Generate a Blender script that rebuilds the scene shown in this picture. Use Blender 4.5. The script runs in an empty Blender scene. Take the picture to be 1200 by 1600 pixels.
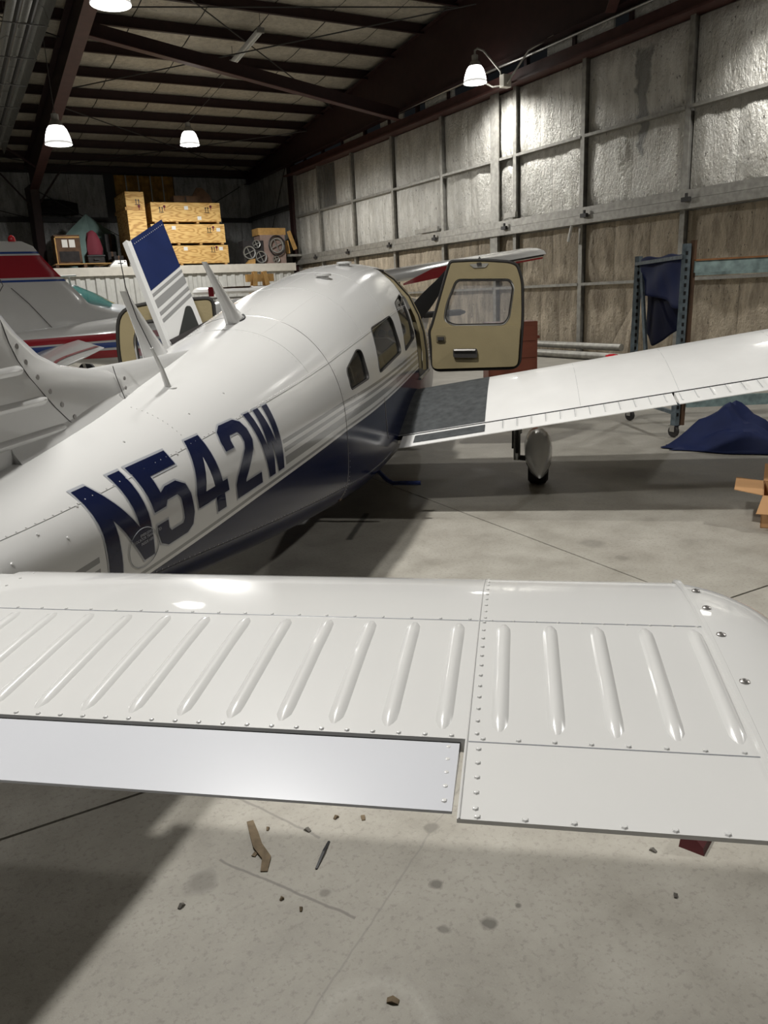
import bpy, bmesh, math, random
from math import sin, cos, pi, sqrt, radians as rad
from mathutils import Vector, Matrix
from mathutils.geometry import tessellate_polygon
random.seed(7)
SC = bpy.context.scene
COL = SC.collection

# ------------------------------------------------------------------ camera
cam_d = bpy.data.cameras.new('camera'); cam = bpy.data.objects.new('camera', cam_d); COL.objects.link(cam)
yaw, pitch, roll = rad(28.363), rad(15.711), rad(2.69)
fw = Vector((sin(yaw)*cos(pitch), cos(yaw)*cos(pitch), -sin(pitch)))
r0 = Vector((cos(yaw), -sin(yaw), 0)); u0 = r0.cross(fw)
r1 = cos(roll)*r0 - sin(roll)*u0; u1 = sin(roll)*r0 + cos(roll)*u0
cam.matrix_world = Matrix(((r1.x, u1.x, -fw.x, 0), (r1.y, u1.y, -fw.y, 0), (r1.z, u1.z, -fw.z, 1.55), (0, 0, 0, 1)))
cam_d.sensor_fit = 'VERTICAL'; cam_d.sensor_height = 36.0; cam_d.lens = 36.0*1202.0/1600.0
cam_d.clip_start = 0.05; cam_d.clip_end = 200
SC.camera = cam

# ------------------------------------------------------------------ world, exposure, lamps' powers
W = bpy.data.worlds.new('world'); SC.world = W; W.use_nodes = True
W.node_tree.nodes['Background'].inputs[0].default_value = (0.5, 0.55, 0.6, 1)
W.node_tree.nodes['Background'].inputs[1].default_value = 0.01
vs = SC.view_settings; vs.view_transform = 'Standard'; vs.look = 'None'; vs.gamma = 1.0; vs.exposure = 0.0
try: vs.use_curve_mapping = False
except Exception: pass
LAMP_W = 700.0
# x, y, z of the rim, relative power, kind (hung / bracket)
LAMPS = [(2.70, 12.10, 5.50, .55, 'hung', 140, .85), (2.72, 18.55, 4.88, .8, 'hung', 165, .6), (7.0, 23.6, 5.93, 1.9, 'hung', 178, .3),
         (11.78, 16.35, 6.22, .95, 'bracket', 154, .85),
         (1.04, 4.30, 5.60, 1.4, 'hung', 140, .85), (-1.26, 1.27, 5.60, 1.15, 'hung', 140, .85), (11.78, 8.8, 6.22, .8, 'bracket', 128, .85),
         (-4.6, 5.4, 5.6, .4, 'hung', 150, .7), (8.0, 1.0, 5.7, .75, 'hung', 165, .5)]

# ------------------------------------------------------------------ materials
MATS = {}
def mat(name, base, rough=.5, metal=0., coat=0., spec=.5, noise=None, bump=None, emit=None, alpha=None, trans=0., ior=1.45):
    """noise=(scale, amount, detail) mottles the base colour; bump=(scale, strength)"""
    m = bpy.data.materials.new(name); m.use_nodes = True
    nt = m.node_tree; b = nt.nodes['Principled BSDF']; L = nt.links
    b.inputs['Base Color'].default_value = (*base, 1); b.inputs['Roughness'].default_value = rough
    b.inputs['Metallic'].default_value = metal; b.inputs['Coat Weight'].default_value = coat
    b.inputs['Coat Roughness'].default_value = .035
    b.inputs['Specular IOR Level'].default_value = spec; b.inputs['IOR'].default_value = ior
    b.inputs['Transmission Weight'].default_value = trans
    tc = nt.nodes.new('ShaderNodeTexCoord')
    if noise:
        n = nt.nodes.new('ShaderNodeTexNoise'); n.inputs['Scale'].default_value = noise[0]
        n.inputs['Detail'].default_value = noise[2] if len(noise) > 2 else 5
        L.new(tc.outputs['Object'], n.inputs['Vector'])
        r = nt.nodes.new('ShaderNodeValToRGB'); a = noise[1]
        r.color_ramp.elements[0].position = .3; r.color_ramp.elements[1].position = .72
        r.color_ramp.elements[0].color = (*[c*(1-a) for c in base], 1)
        r.color_ramp.elements[1].color = (*[min(1, c*(1+a)) for c in base], 1)
        L.new(n.outputs['Fac'], r.inputs['Fac']); L.new(r.outputs['Color'], b.inputs['Base Color'])
    if bump:
        n = nt.nodes.new('ShaderNodeTexNoise'); n.inputs['Scale'].default_value = bump[0]; n.inputs['Detail'].default_value = 6
        L.new(tc.outputs['Object'], n.inputs['Vector'])
        bp = nt.nodes.new('ShaderNodeBump'); bp.inputs['Strength'].default_value = bump[1]; bp.inputs['Distance'].default_value = .02
        L.new(n.outputs['Fac'], bp.inputs['Height']); L.new(bp.outputs['Normal'], b.inputs['Normal'])
    if emit:
        b.inputs['Emission Color'].default_value = (*emit[0], 1); b.inputs['Emission Strength'].default_value = emit[1]
    if alpha is not None: b.inputs['Alpha'].default_value = alpha
    MATS[name] = m; return m

class NT:
    """tiny node-building helper"""
    def __init__(s, m): s.t = m.node_tree; s.b = s.t.nodes['Principled BSDF']
    def n(s, typ, **kw):
        o = s.t.nodes.new(typ)
        for k, v in kw.items(): setattr(o, k, v)
        return o
    def l(s, a, b): s.t.links.new(a, b)
    def math(s, op, a, b=None, c=None, clamp=False):
        o = s.n('ShaderNodeMath', operation=op); o.use_clamp = clamp
        for i, v in enumerate((a, b, c)):
            if v is None: continue
            if isinstance(v, (int, float)): o.inputs[i].default_value = v
            else: s.l(v, o.inputs[i])
        return o.outputs[0]
    def mix(s, f, a, b):
        o = s.n('ShaderNodeMix', data_type='RGBA')
        if isinstance(f, (int, float)): o.inputs[0].default_value = f
        else: s.l(f, o.inputs[0])
        for i, v in ((6, a), (7, b)):
            if isinstance(v, tuple): o.inputs[i].default_value = (*v[:3], 1)
            else: s.l(v, o.inputs[i])
        return o.outputs[2]
    def noise(s, scale, detail=5, vec=None, rough=.5):
        o = s.n('ShaderNodeTexNoise'); o.inputs['Scale'].default_value = scale; o.inputs['Detail'].default_value = detail
        o.inputs['Roughness'].default_value = rough
        if vec is not None: s.l(vec, o.inputs['Vector'])
        return o.outputs['Fac']
    def ramp(s, f, stops, interp='LINEAR'):
        o = s.n('ShaderNodeValToRGB'); cr = o.color_ramp; cr.interpolation = interp
        while len(cr.elements) < len(stops): cr.elements.new(.5)
        for e, (p, c) in zip(cr.elements, stops):
            e.position = p; e.color = (*c, 1) if isinstance(c, tuple) else (c, c, c, 1)
        s.l(f, o.inputs['Fac']); return o.outputs['Color']
    def mapping(s, vec, scale=(1, 1, 1), loc=(0, 0, 0)):
        o = s.n('ShaderNodeMapping'); o.inputs['Scale'].default_value = scale; o.inputs['Location'].default_value = loc
        s.l(vec, o.inputs['Vector']); return o.outputs[0]
    def bump(s, h, strength, dist=.02):
        o = s.n('ShaderNodeBump'); o.inputs['Strength'].default_value = strength; o.inputs['Distance'].default_value = dist
        s.l(h, o.inputs['Height']); s.l(o.outputs['Normal'], s.b.inputs['Normal'])

WHITE = (.49, .487, .475); GREY = (.20, .20, .195); NAVY = (.0055, .0085, .031)
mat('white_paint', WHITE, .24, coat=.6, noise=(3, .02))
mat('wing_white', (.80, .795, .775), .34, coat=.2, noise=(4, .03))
mat('tab_white', (.42, .427, .45), .3, coat=.1, spec=.3, noise=(3, .02))
mat('navy_paint', NAVY, .2, coat=.0, spec=.3)
mat('door_navy', (.0085, .016, .062), .35, coat=.3, noise=(6, .15))
mat('grey_paint', GREY, .25, coat=.4)
mat('outline_grey', (.30, .31, .33), .3, coat=.3)
mat('red_paint', (.26, .010, .018), .25, coat=.4)
mat('blue_paint', (.02, .05, .20), .25, coat=.4)
mat('silver_paint', (.58, .60, .62), .28, metal=.15, coat=.4)
mat('black', (.012, .012, .013), .5)
mat('rubber', (.015, .015, .016), .75, bump=(60, .15))
mat('seal', (.02, .018, .016), .6)
mat('gap', (.006, .006, .006), .9)
mat('seam', (.40, .40, .39), .6)
mat('walkway', (.065, .070, .072), .8, noise=(18, .3), bump=(220, .4))
mat('cream', (.27, .222, .122), .55, noise=(6, .06), bump=(90, .08))
mat('cream_dark', (.15, .125, .07), .6)
mat('seat_leather', (.30, .25, .16), .5)
mat('dark_plastic', (.045, .042, .04), .45)
mat('chrome', (.6, .6, .6), .18, metal=1.)
mat('screw_metal', (.25, .24, .23), .35, metal=.9)
mat('alu', (.45, .45, .43), .42, metal=.85, noise=(20, .12))
mat('galv', (.34, .33, .30), .5, metal=.55, noise=(9, .22), bump=(40, .05))
mat('red_steel', (.026, .0095, .009), .55, noise=(5, .2))
mat('red_steel_light', (.075, .031, .027), .5, noise=(5, .2))
mat('dark_steel', (.03, .028, .027), .5)
mat('plastic_white', (.75, .75, .72), .4)
mat('teal_tarp', (.20, .30, .28), .7, noise=(3, .15))
mat('rack_blue', (.115, .145, .16), .5, noise=(14, .4), bump=(50, .1))
mat('rack_teal', (.24, .32, .31), .55, noise=(11, .4))
mat('rust_orange', (.30, .13, .045), .7, noise=(12, .3))
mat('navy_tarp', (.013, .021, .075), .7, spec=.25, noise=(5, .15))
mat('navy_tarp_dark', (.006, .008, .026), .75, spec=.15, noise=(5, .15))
mat('cardboard', (.48, .27, .125), .85, noise=(5, .08))
mat('cardboard_dark', (.16, .08, .04), .9)
mat('paper', (.75, .74, .70), .8)
mat('wood', (.46, .27, .09), .7, noise=(7, .2))
mat('brown_stuff', (.10, .055, .03), .8, noise=(5, .35))
mat('dark_stuff', (.025, .022, .022), .8, noise=(7, .4))
mat('pinkish', (.28, .20, .17), .7, noise=(5, .2))
mat('maroon_cloth', (.13, .016, .028), .8)
mat('chock_red', (.075, .012, .014), .6)
mat('tool_red', (.20, .060, .034), .45, noise=(4, .15))
mat('orange_plastic', (.45, .13, .02), .5)
mat('beacon_red', (.5, .01, .02), .2, coat=.5)
mat('leaf', (.16, .12, .075), .9, noise=(30, .3))
mat('stain', (.12, .11, .095), .7)
mat('chain', (.12, .115, .11), .5, metal=.6)
mat('strap', (.02, .017, .017), .7)
mat('glass_dark', (.03, .032, .03), .06, coat=.3, alpha=.62)
mat('glass_clear', (.35, .36, .38), .05, alpha=.22)
mat('glass_teal', (.04, .16, .15), .06, coat=.4, alpha=.75)
mat('lamp_shade', (.9, .9, .88), .3, emit=((1, .98, .93), 6))
mat('lamp_rim', (.6, .6, .58), .3, emit=((1, .99, .95), .55))
mat('skylight', (.42, .24, .06), .35, noise=(3, .5))
mat('corrugated_white', (.55, .55, .52), .5, noise=(5, .08))
mat('beam_white', (.62, .59, .52), .6, noise=(5, .08))
mat('tape', (.03, .03, .03), .6)

def concrete():
    m = mat('concrete', (.36, .34, .30), .62); h = NT(m)
    tc = h.n('ShaderNodeTexCoord').outputs['Object']
    big = h.noise(.55, 6, tc, .6); mid = h.noise(3.2, 8, tc, .65); fine = h.noise(55, 4, tc, .7); grit = h.noise(190, 3, tc, .6)
    c = h.ramp(mid, [(.28, (.27, .252, .215)), (.5, (.365, .345, .30)), (.72, (.44, .42, .37))])
    c = h.mix(h.math('MULTIPLY', h.ramp(big, [(.35, 0.), (.68, 1.)]), .28), c, (.27, .245, .20))
    c = h.mix(h.math('MULTIPLY', h.ramp(fine, [(.36, 1.), (.47, 0.)]), .35), c, (.17, .155, .13))
    c = h.mix(h.math('MULTIPLY', h.ramp(grit, [(.60, 0.), (.70, 1.)]), .25), c, (.50, .48, .43))
    sx = h.n('ShaderNodeSeparateXYZ'); h.l(tc, sx.inputs[0])
    X, Y = sx.outputs[0], sx.outputs[1]
    wob = h.math('MULTIPLY', h.math('SUBTRACT', h.noise(14, 4, tc), .5), .05)
    def blob(cx, cy, r, soft):
        d = h.math('SQRT', h.math('ADD', h.math('POWER', h.math('SUBTRACT', X, cx), 2), h.math('POWER', h.math('SUBTRACT', Y, cy), 2)))
        d = h.math('ADD', d, wob)
        return h.math('DIVIDE', h.math('SUBTRACT', r, d), soft, clamp=True), d
    for cx, cy, r, k in ((.91, 1.49, .022, .7), (.95, 1.30, .024, .8), (1.05, 1.31, .015, .75), (.84, 1.35, .02, .6), (1.02, 1.69, .02, .5),
                         (.36, 1.84, .055, .45), (.64, 1.62, .02, .5), (3.3, 3.4, .10, .35), (3.25, 3.1, .05, .3), (4.9, 4.6, .25, .25)):
        f, _ = blob(cx, cy, r, r*.5)
        c = h.mix(h.math('MULTIPLY', f, k), c, (.10, .092, .078))
    f, d = blob(.56, 1.19, .14, .02)                # pale worn ring
    ring = h.math('SUBTRACT', 1., h.math('DIVIDE', h.math('ABSOLUTE', h.math('SUBTRACT', d, .125)), .028), clamp=True)
    c = h.mix(h.math('MULTIPLY', h.math('MULTIPLY', ring, h.noise(60, 3, tc)), .55), c, (.55, .53, .48))
    def streak(x0, y0, x1, y1, w, k, col):
        nonlocal c
        L = sqrt((x1-x0)**2+(y1-y0)**2); ux, uy = (x1-x0)/L, (y1-y0)/L
        dx = h.math('SUBTRACT', X, x0); dy = h.math('SUBTRACT', Y, y0)
        t = h.math('ADD', h.math('MULTIPLY', dx, ux), h.math('MULTIPLY', dy, uy))
        q = h.math('ABSOLUTE', h.math('ADD', h.math('ADD', h.math('MULTIPLY', dx, -uy), h.math('MULTIPLY', dy, ux)), h.math('MULTIPLY', wob, .35)))
        a = h.math('DIVIDE', h.math('SUBTRACT', w, q), w*.6, clamp=True)
        e = h.math('MULTIPLY', h.math('GREATER_THAN', t, 0.), h.math('LESS_THAN', t, L))
        c = h.mix(h.math('MULTIPLY', h.math('MULTIPLY', a, e), k), c, col)
    streak(.43, 1.90, .67, 1.50, .006, .6, (.13, .12, .11)); streak(.54, 2.22, .72, 1.83, .006, .5, (.14, .13, .12))
    streak(3.9, 4.6, 3.2, 4.2, .05, .3, (.2, .18, .14)); streak(.3, 1.2, 1.5, 2.0, .004, .4, (.2, .19, .17))
    streak(2.1, 4.4, 2.5, 4.9, .03, .8, (.05, .05, .045))
    h.l(c, h.b.inputs['Base Color'])
    h.l(h.ramp(mid, [(.3, .48), (.7, .68)]), h.b.inputs['Roughness'])
    h.bump(h.math('ADD', fine, h.math('MULTIPLY', grit, .5)), .25, .004)
concrete()

def insulation(name, base, dirt, metal, rough, dirt_amt, wrinkle, damp=False):
    m = mat(name, base, rough, metal=metal); h = NT(m)
    g = h.n('ShaderNodeNewGeometry').outputs['Position']
    v = h.mapping(g, (1.3, 1.3, .6)); vv = h.mapping(g, (7, 7, 1.8)); sp = h.mapping(g, (22, 22, 11))
    a = h.noise(1.1, 5, v, .6); b = h.noise(1., 5, vv, .6); s = h.noise(1., 4, sp, .6)
    c = h.ramp(a, [(.3, tuple(x*.72 for x in base)), (.7, base)])
    c = h.mix(h.math('MULTIPLY', h.ramp(b, [(.42, 0.), (.66, 1.)]), dirt_amt), c, dirt)
    c = h.mix(h.math('MULTIPLY', h.ramp(s, [(.31, 1.), (.37, 0.)]), .8), c, (.03, .028, .022))
    if damp:                                        # grey damp patch on one panel
        q = h.n('ShaderNodeSeparateXYZ'); h.l(g, q.inputs[0]); wn = h.math('SUBTRACT', h.noise(3.2, 4, g), .5)
        dy = h.math('ABSOLUTE', h.math('ADD', h.math('SUBTRACT', q.outputs[1], 12.12), h.math('MULTIPLY', wn, .35)))
        dz = h.math('ABSOLUTE', h.math('ADD', h.math('SUBTRACT', q.outputs[2], 5.0), h.math('MULTIPLY', wn, .5)))
        wd = h.math('MULTIPLY_ADD', h.math('SUBTRACT', q.outputs[2], 4.0), .11, .07)
        f = h.math('MULTIPLY', h.math('DIVIDE', h.math('SUBTRACT', wd, dy), .05, clamp=True), h.math('DIVIDE', h.math('SUBTRACT', .98, dz), .1, clamp=True))
        c = h.mix(h.math('MULTIPLY', f, .72), c, (.13, .135, .13))
    h.l(c, h.b.inputs['Base Color'])
    w1 = h.noise(1., 6, h.mapping(g, (6, 6, 3.0)), .65); w2 = h.noise(1., 4, h.mapping(g, (24, 24, 15)), .65)
    h.bump(h.math('ADD', w1, h.math('MULTIPLY', w2, .55)), wrinkle, .07)
insulation('insul_silver', (.74, .725, .67), (.33, .31, .26), .30, .36, .45, .9, True)
insulation('insul_dirty', (.62, .53, .40), (.22, .175, .125), .05, .55, .72, .8)
insulation('insul_back', (.66, .67, .665), (.16, .16, .155), .40, .34, .5, 1.)
insulation('roof_film', (.62, .57, .47), (.30, .27, .21), .15, .42, .5, .4)

def plywood():
    m = mat('plywood', (.55, .35, .13), .65); h = NT(m)
    tc = h.n('ShaderNodeTexCoord').outputs['Object']
    n1 = h.noise(1.0, 2, h.mapping(tc, (.75, .75, 2.6)), .55)
    w = h.math('MULTIPLY_ADD', h.math('SINE', h.math('MULTIPLY', n1, 75.)), .5, .5)
    fib = h.noise(1.0, 3, h.mapping(tc, (4, 4, 60)), .6)
    c = h.ramp(h.math('MULTIPLY_ADD', fib, .35, h.math('MULTIPLY', w, .75)), [(.12, (.44, .225, .06)), (.42, (.70, .43, .14)), (.9, (.80, .54, .20))])
    c = h.mix(h.math('MULTIPLY', h.noise(2.2, 4, tc), .35), c, (.45, .27, .09))
    h.l(c, h.b.inputs['Base Color'])
plywood()

# ------------------------------------------------------------------ mesh builder
class M:
    def __init__(s): s.v = []; s.f = []; s.mi = []; s.cur = 0
    def face(s, idx): s.f.append(tuple(idx)); s.mi.append(s.cur)
    def add(s, vs, fs):
        o = len(s.v); s.v += [tuple(p) for p in vs]
        for f in fs: s.face([i+o for i in f])
    def box(s, lo, hi, rz=0., rot=None, piv=None):
        x0, y0, z0 = lo; x1, y1, z1 = hi
        P = [Vector(p) for p in ((x0,y0,z0),(x1,y0,z0),(x1,y1,z0),(x0,y1,z0),(x0,y0,z1),(x1,y0,z1),(x1,y1,z1),(x0,y1,z1))]
        if rz: rot = Matrix.Rotation(rz, 3, 'Z')
        if rot is not None:
            c = Vector(piv) if piv else (P[0]+P[6])/2
            P = [rot @ (p-c)+c for p in P]
        s.add(P, [(0,3,2,1),(4,5,6,7),(0,1,5,4),(1,2,6,5),(2,3,7,6),(3,0,4,7)]); return s
    def beam(s, a, b, w, h, up=(0,0,1)):
        """box beam from a to b, w across, h along up"""
        a, b = Vector(a), Vector(b); d = (b-a).normalized(); x = d.cross(Vector(up)).normalized(); y = x.cross(d)
        P = []
        for p in (a, b):
            for i, j in ((-1,-1),(1,-1),(1,1),(-1,1)): P.append(p+x*w/2*i+y*h/2*j)
        s.add(P, [(0,1,2,3),(7,6,5,4),(0,4,5,1),(1,5,6,2),(2,6,7,3),(3,7,4,0)]); return s
    def rings(s, R, closed=True, caps=True):
        n = len(R[0]); o = len(s.v)
        for r in R: s.v += [tuple(p) for p in r]
        for i in range(len(R)-1):
            for j in range(n if closed else n-1):
                k = (j+1) % n
                s.face((o+i*n+j, o+i*n+k, o+(i+1)*n+k, o+(i+1)*n+j))
        if caps and closed:
            s.face([o+j for j in range(n)][::-1]); s.face([o+(len(R)-1)*n+j for j in range(n)])
        return s
    def tube(s, pts, r, n=8, caps=True):
        pts = [Vector(p) for p in pts]; R = []; rr = r if isinstance(r, (list, tuple)) else [r]*len(pts)
        prev = None
        for i, p in enumerate(pts):
            d = (pts[min(i+1, len(pts)-1)]-pts[max(i-1, 0)]).normalized()
            up = prev if prev is not None else (Vector((0,0,1)) if abs(d.z) < .9 else Vector((1,0,0)))
            x = d.cross(up).normalized(); y = x.cross(d).normalized(); prev = y
            R.append([p+(x*cos(2*pi*k/n)+y*sin(2*pi*k/n))*rr[i] for k in range(n)])
        return s.rings(R, caps=caps)
    def lathe(s, prof, c=(0,0,0), axis='z', n=24, caps=True):
        R = []
        for r, h in prof:
            q = []
            for k in range(n):
                a = 2*pi*k/n; x, y = r*cos(a), r*sin(a)
                q.append({'z': (c[0]+x, c[1]+y, c[2]+h), 'x': (c[0]+h, c[1]+x, c[2]+y), 'y': (c[0]+y, c[1]+h, c[2]+x)}[axis])
            R.append(q)
        return s.rings(R, caps=caps)
    def prism(s, poly, a, b):
        """poly: list of 3D points, extruded by vector b-a"""
        d = Vector(b)-Vector(a); n = len(poly); o = len(s.v)
        s.v += [tuple(Vector(p)) for p in poly]+[tuple(Vector(p)+d) for p in poly]
        for t in tessellate_polygon([[Vector(p) for p in poly]]):
            s.face([o+i for i in t]); s.face([o+n+i for i in reversed(t)])
        for i in range(n):
            j = (i+1) % n; s.face((o+i, o+j, o+n+j, o+n+i))
        return s
    def build(s, name, mats, parent=None, smooth=35, fix=True):
        me = bpy.data.meshes.new(name); me.from_pydata(s.v, [], s.f)
        for m in (mats if isinstance(mats, (list, tuple)) else [mats]): me.materials.append(MATS[m])
        me.polygons.foreach_set('material_index', s.mi)
        if fix:
            bm = bmesh.new(); bm.from_mesh(me); bmesh.ops.recalc_face_normals(bm, faces=bm.faces); bm.to_mesh(me); bm.free()
        if smooth:
            me.shade_smooth(); me.set_sharp_from_angle(angle=rad(smooth))
        me.update()
        o = bpy.data.objects.new(name, me); COL.objects.link(o)
        if parent is not None: o.parent = parent
        return o

def tag(o, label=None, cat=None, group=None, kind=None):
    if label: o['label'] = label
    if cat: o['category'] = cat
    if group: o['group'] = group
    if kind: o['kind'] = kind
    return o
def thing(name, label, cat, loc=(0,0,0), rz=0., group=None):
    o = bpy.data.objects.new(name, None); COL.objects.link(o); o.empty_display_size = .1
    o.location = loc; o.rotation_euler = (0, 0, rz); return tag(o, label, cat, group)
def inst(o, name, parent, loc=None, rot=None, scale=None):
    c = o.copy(); c.name = name; COL.objects.link(c); c.parent = parent
    if loc is not None: c.location = loc
    if rot is not None: c.rotation_euler = rot
    if scale is not None: c.scale = scale
    return c
def rounded(poly, r, n=5):
    """2D polygon with rounded corners"""
    out = []; N = len(poly)
    for i in range(N):
        p0, p, p1 = Vector(poly[i-1]), Vector(poly[i]), Vector(poly[(i+1) % N])
        rr = r[i] if isinstance(r, (list, tuple)) else r
        a, b = (p0-p), (p1-p); d = min(rr, a.length*.45, b.length*.45)
        A, B = p+a.normalized()*d, p+b.normalized()*d
        for k in range(n+1):
            t = k/n; out.append(tuple((1-t)**2*A+2*t*(1-t)*p+t*t*B))
    return out
def offset_poly(poly, d):
    """grow a simple polygon by d (mitred)"""
    N = len(poly); A = sum(poly[i][0]*poly[(i+1)%N][1]-poly[(i+1)%N][0]*poly[i][1] for i in range(N)); sg = 1 if A > 0 else -1
    out = []
    for i in range(N):
        p0, p, p1 = Vector(poly[i-1]), Vector(poly[i]), Vector(poly[(i+1) % N])
        e0, e1 = (p-p0).normalized(), (p1-p).normalized()
        n0, n1 = Vector((e0.y, -e0.x))*sg, Vector((e1.y, -e1.x))*sg
        b = (n0+n1); b = b/max(b.length, 1e-6); k = d/max(b.dot(n0), .45)
        out.append(tuple(p+b*k))
    return out

# ================================================================== SETTING
XD = 12.70                                    # plane of the hangar doors
def struct(o): o['kind'] = 'structure'; return o
# ---- floor: slabs between saw-cut joints
fl = struct(M().box((-9, -7, -.30), (14, 35.5, -.12)).build('floor', 'gap', smooth=0))
xs = [-9, -2.93, 3.07, 9.07, 14]; ys = [-7, -3.65, 2.35, 8.35, 14.35, 20.35, 26.35, 35.5]
for i in range(4):
    for j in range(7):
        g = .006
        b = M().box((xs[i]+g, ys[j]+g, -.12), (xs[i+1]-g, ys[j+1]-g, 0))
        b.build('slab', 'concrete', fl, smooth=0)

# ---- insulated panels: softly padded sheets
def pad(name, o, ux, uy, n, mt, parent, puff=.05, nx=8, ny=8, seed=0):
    """sheet spanned by ux, uy from corner o, puffed along n between its fixings"""
    rnd = random.Random(seed); o, ux, uy, n = Vector(o), Vector(ux), Vector(uy), Vector(n)
    m = M(); V = []
    ph = [rnd.uniform(0, 6) for _ in range(4)]
    for i in range(nx+1):
        for j in range(ny+1):
            a, b = i/nx, j/ny
            e = min(1, 6*a, 6*(1-a))*min(1, 6*b, 6*(1-b))
            k = puff*e*(.55+.25*sin(ph[0]+a*9)+.15*sin(ph[1]+b*7+a*5)+.15*sin(ph[2]+a*21))
            V.append(o+ux*a+uy*b+n*k)
    F = [(i*(ny+1)+j, (i+1)*(ny+1)+j, (i+1)*(ny+1)+j+1, i*(ny+1)+j+1) for i in range(nx) for j in range(ny)]
    m.add(V, F); return m.build(name, mt, parent, smooth=60)

# ---- right wall: sliding hangar doors
wr = struct(M().box((XD+.14, -7, 0), (XD+.22, 29.95, 6.35)).build('wall_right', 'galv', smooth=0))
cols = [-3.0, -.25, 2.55, 5.35, 8.12, 10.93, 13.70, 16.03, 16.86, 19.25, 22.0, 24.72, 27.4, 29.6]
zrow = [(.06, 1.56), (1.62, 2.84), (3.22, 4.62), (4.68, 6.12)]
k = 0
for i in range(len(cols)-1):
    y0, y1 = cols[i]+.05, cols[i+1]-.05
    for r, (z0, z1) in enumerate(zrow):
        ns = 1 if y1-y0 < 1.2 else 2 if (i+r) % 3 else 3
        cut = [y0]+[y0+(y1-y0)*(q+random.uniform(-.12, .12))/ns for q in range(1, ns)]+[y1]
        for q in range(ns):
            if (i == 11 and r == 3 and q == ns-1 and ns > 1): continue
            k += 1
            pad('insulation_panel', (XD+.10, cut[q], z0), (0, cut[q+1]-cut[q]-.006, 0), (0, 0, z1-z0), (-1, 0, 0),
                'insul_dirty' if r < 2 else 'insul_silver', wr, .07, 9, 7, k)
for i, y in enumerate(cols):
    w = .075
    c = M().box((XD-.02, y-w/2-.02, 0), (XD+.0, y+w/2+.02, 6.15)).box((XD, y-.012, 0), (XD+.14, y+.012, 6.15))
    c.build('stile', 'galv', wr, smooth=0)
for y0, y1 in zip(cols[:-1], cols[1:]):
    for z in (1.59, 4.65):
        M().box((XD-.03, y0+.06, z-.03), (XD+.12, y1-.06, z-.022)).box((XD-.036, y0+.06, z-.03), (XD-.03, y1-.06, z+.03)).build('girt', 'galv', wr, smooth=0)
M().box((XD-.12, -3.2, 3.04), (XD+.04, 29.7, 3.20)).build('box_rail', 'galv', wr, smooth=0)
M().box((XD-.16, -3.2, 2.86), (XD+.04, 29.7, 3.03)).build('box_rail', 'galv', wr, smooth=0)
for y in (8.0, 10.7, 13.4, 16.2, 19.4, 22.0, 24.9, 27.6):
    M().box((XD-.24, y-.09, 2.98), (XD-.17, y+.09, 3.06)).box((XD-.22, y-.02, 3.02), (XD-.18, y+.02, 3.13)).build('latch', 'dark_steel', wr, smooth=0)
for y0, y1, z in ((15.9, 16.35, 3.25), (19.4, 20.6, 3.24)):
    M().box((XD-.10, y0, z), (XD-.02, y1, z+.12)).build('bracket_plate', 'galv', wr, smooth=0)
M().box((XD-.10, 16.62, 2.4), (XD-.02, 16.92, 3.2)).build('stile', 'galv', wr, smooth=0)
M().box((XD-.05, 16.62, 3.2), (XD-.02, 16.95, 6.15)).build('stile', 'galv', wr, smooth=0)
for i in range(10):                                   # bare ribbed sheet behind the torn bay
    M().box((XD+.10, 25.85+i*.14, 4.7), (XD+.135, 25.92+i*.14, 6.1)).build('sheet_rib', 'alu', wr, smooth=0)
M().tube([(XD-.14, 13.85, 2.85), (XD-.16, 13.93, 2.52)], .03, 8).build('pull_handle', 'plastic_white', wr)
# loose flap of insulation hanging off the lower wall
fm = M(); fm.add([(XD-.01, 12.8, .08), (XD-.05, 12.3, .06), (XD-.14, 12.08, .05), (XD-.01, 12.02, 1.2)], [(0,1,3), (1,2,3)])
fm.build('loose_flap', 'insul_dirty', wr, smooth=0)
# header over the doors with tracks
hd = struct(M().box((XD-.10, -7, 6.15), (XD+.22, 29.95, 6.45)).build('trim_1', 'red_steel_light', smooth=0))
M().box((XD-.30, -7, 6.13), (XD-.10, 29.95, 6.17)).build('lower_lip', 'red_steel_light', hd, smooth=0)
M().box((XD-.06, -7, 6.72), (XD+.2, 29.95, 6.92)).build('upper_rail', 'red_steel', hd, smooth=0)
for i in range(20):
    y = -2+i*1.6
    M().box((XD-.05, y-.05, 6.45), (XD+.05, y+.05, 6.72)).build('hanger_post', 'red_steel', hd, smooth=0)
M().tube([(XD-.2, -6, 6.60), (XD-.2, 15.4, 6.60), (XD-.2, 16.2, 6.62), (XD-.2, 29.7, 6.60)], .03, 8).build('conduit', 'alu', hd)
for y0, y1 in ((10.6, 12.4), (12.9, 14.9), (18.6, 20.0), (21.2, 22.6), (23.6, 25.2), (8., 9.6)):
    M().box((XD+.0, y0, 6.47), (XD+.05, y1, 6.70)).build('daylight_strip', 'insul_silver', hd, smooth=0)

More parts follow.
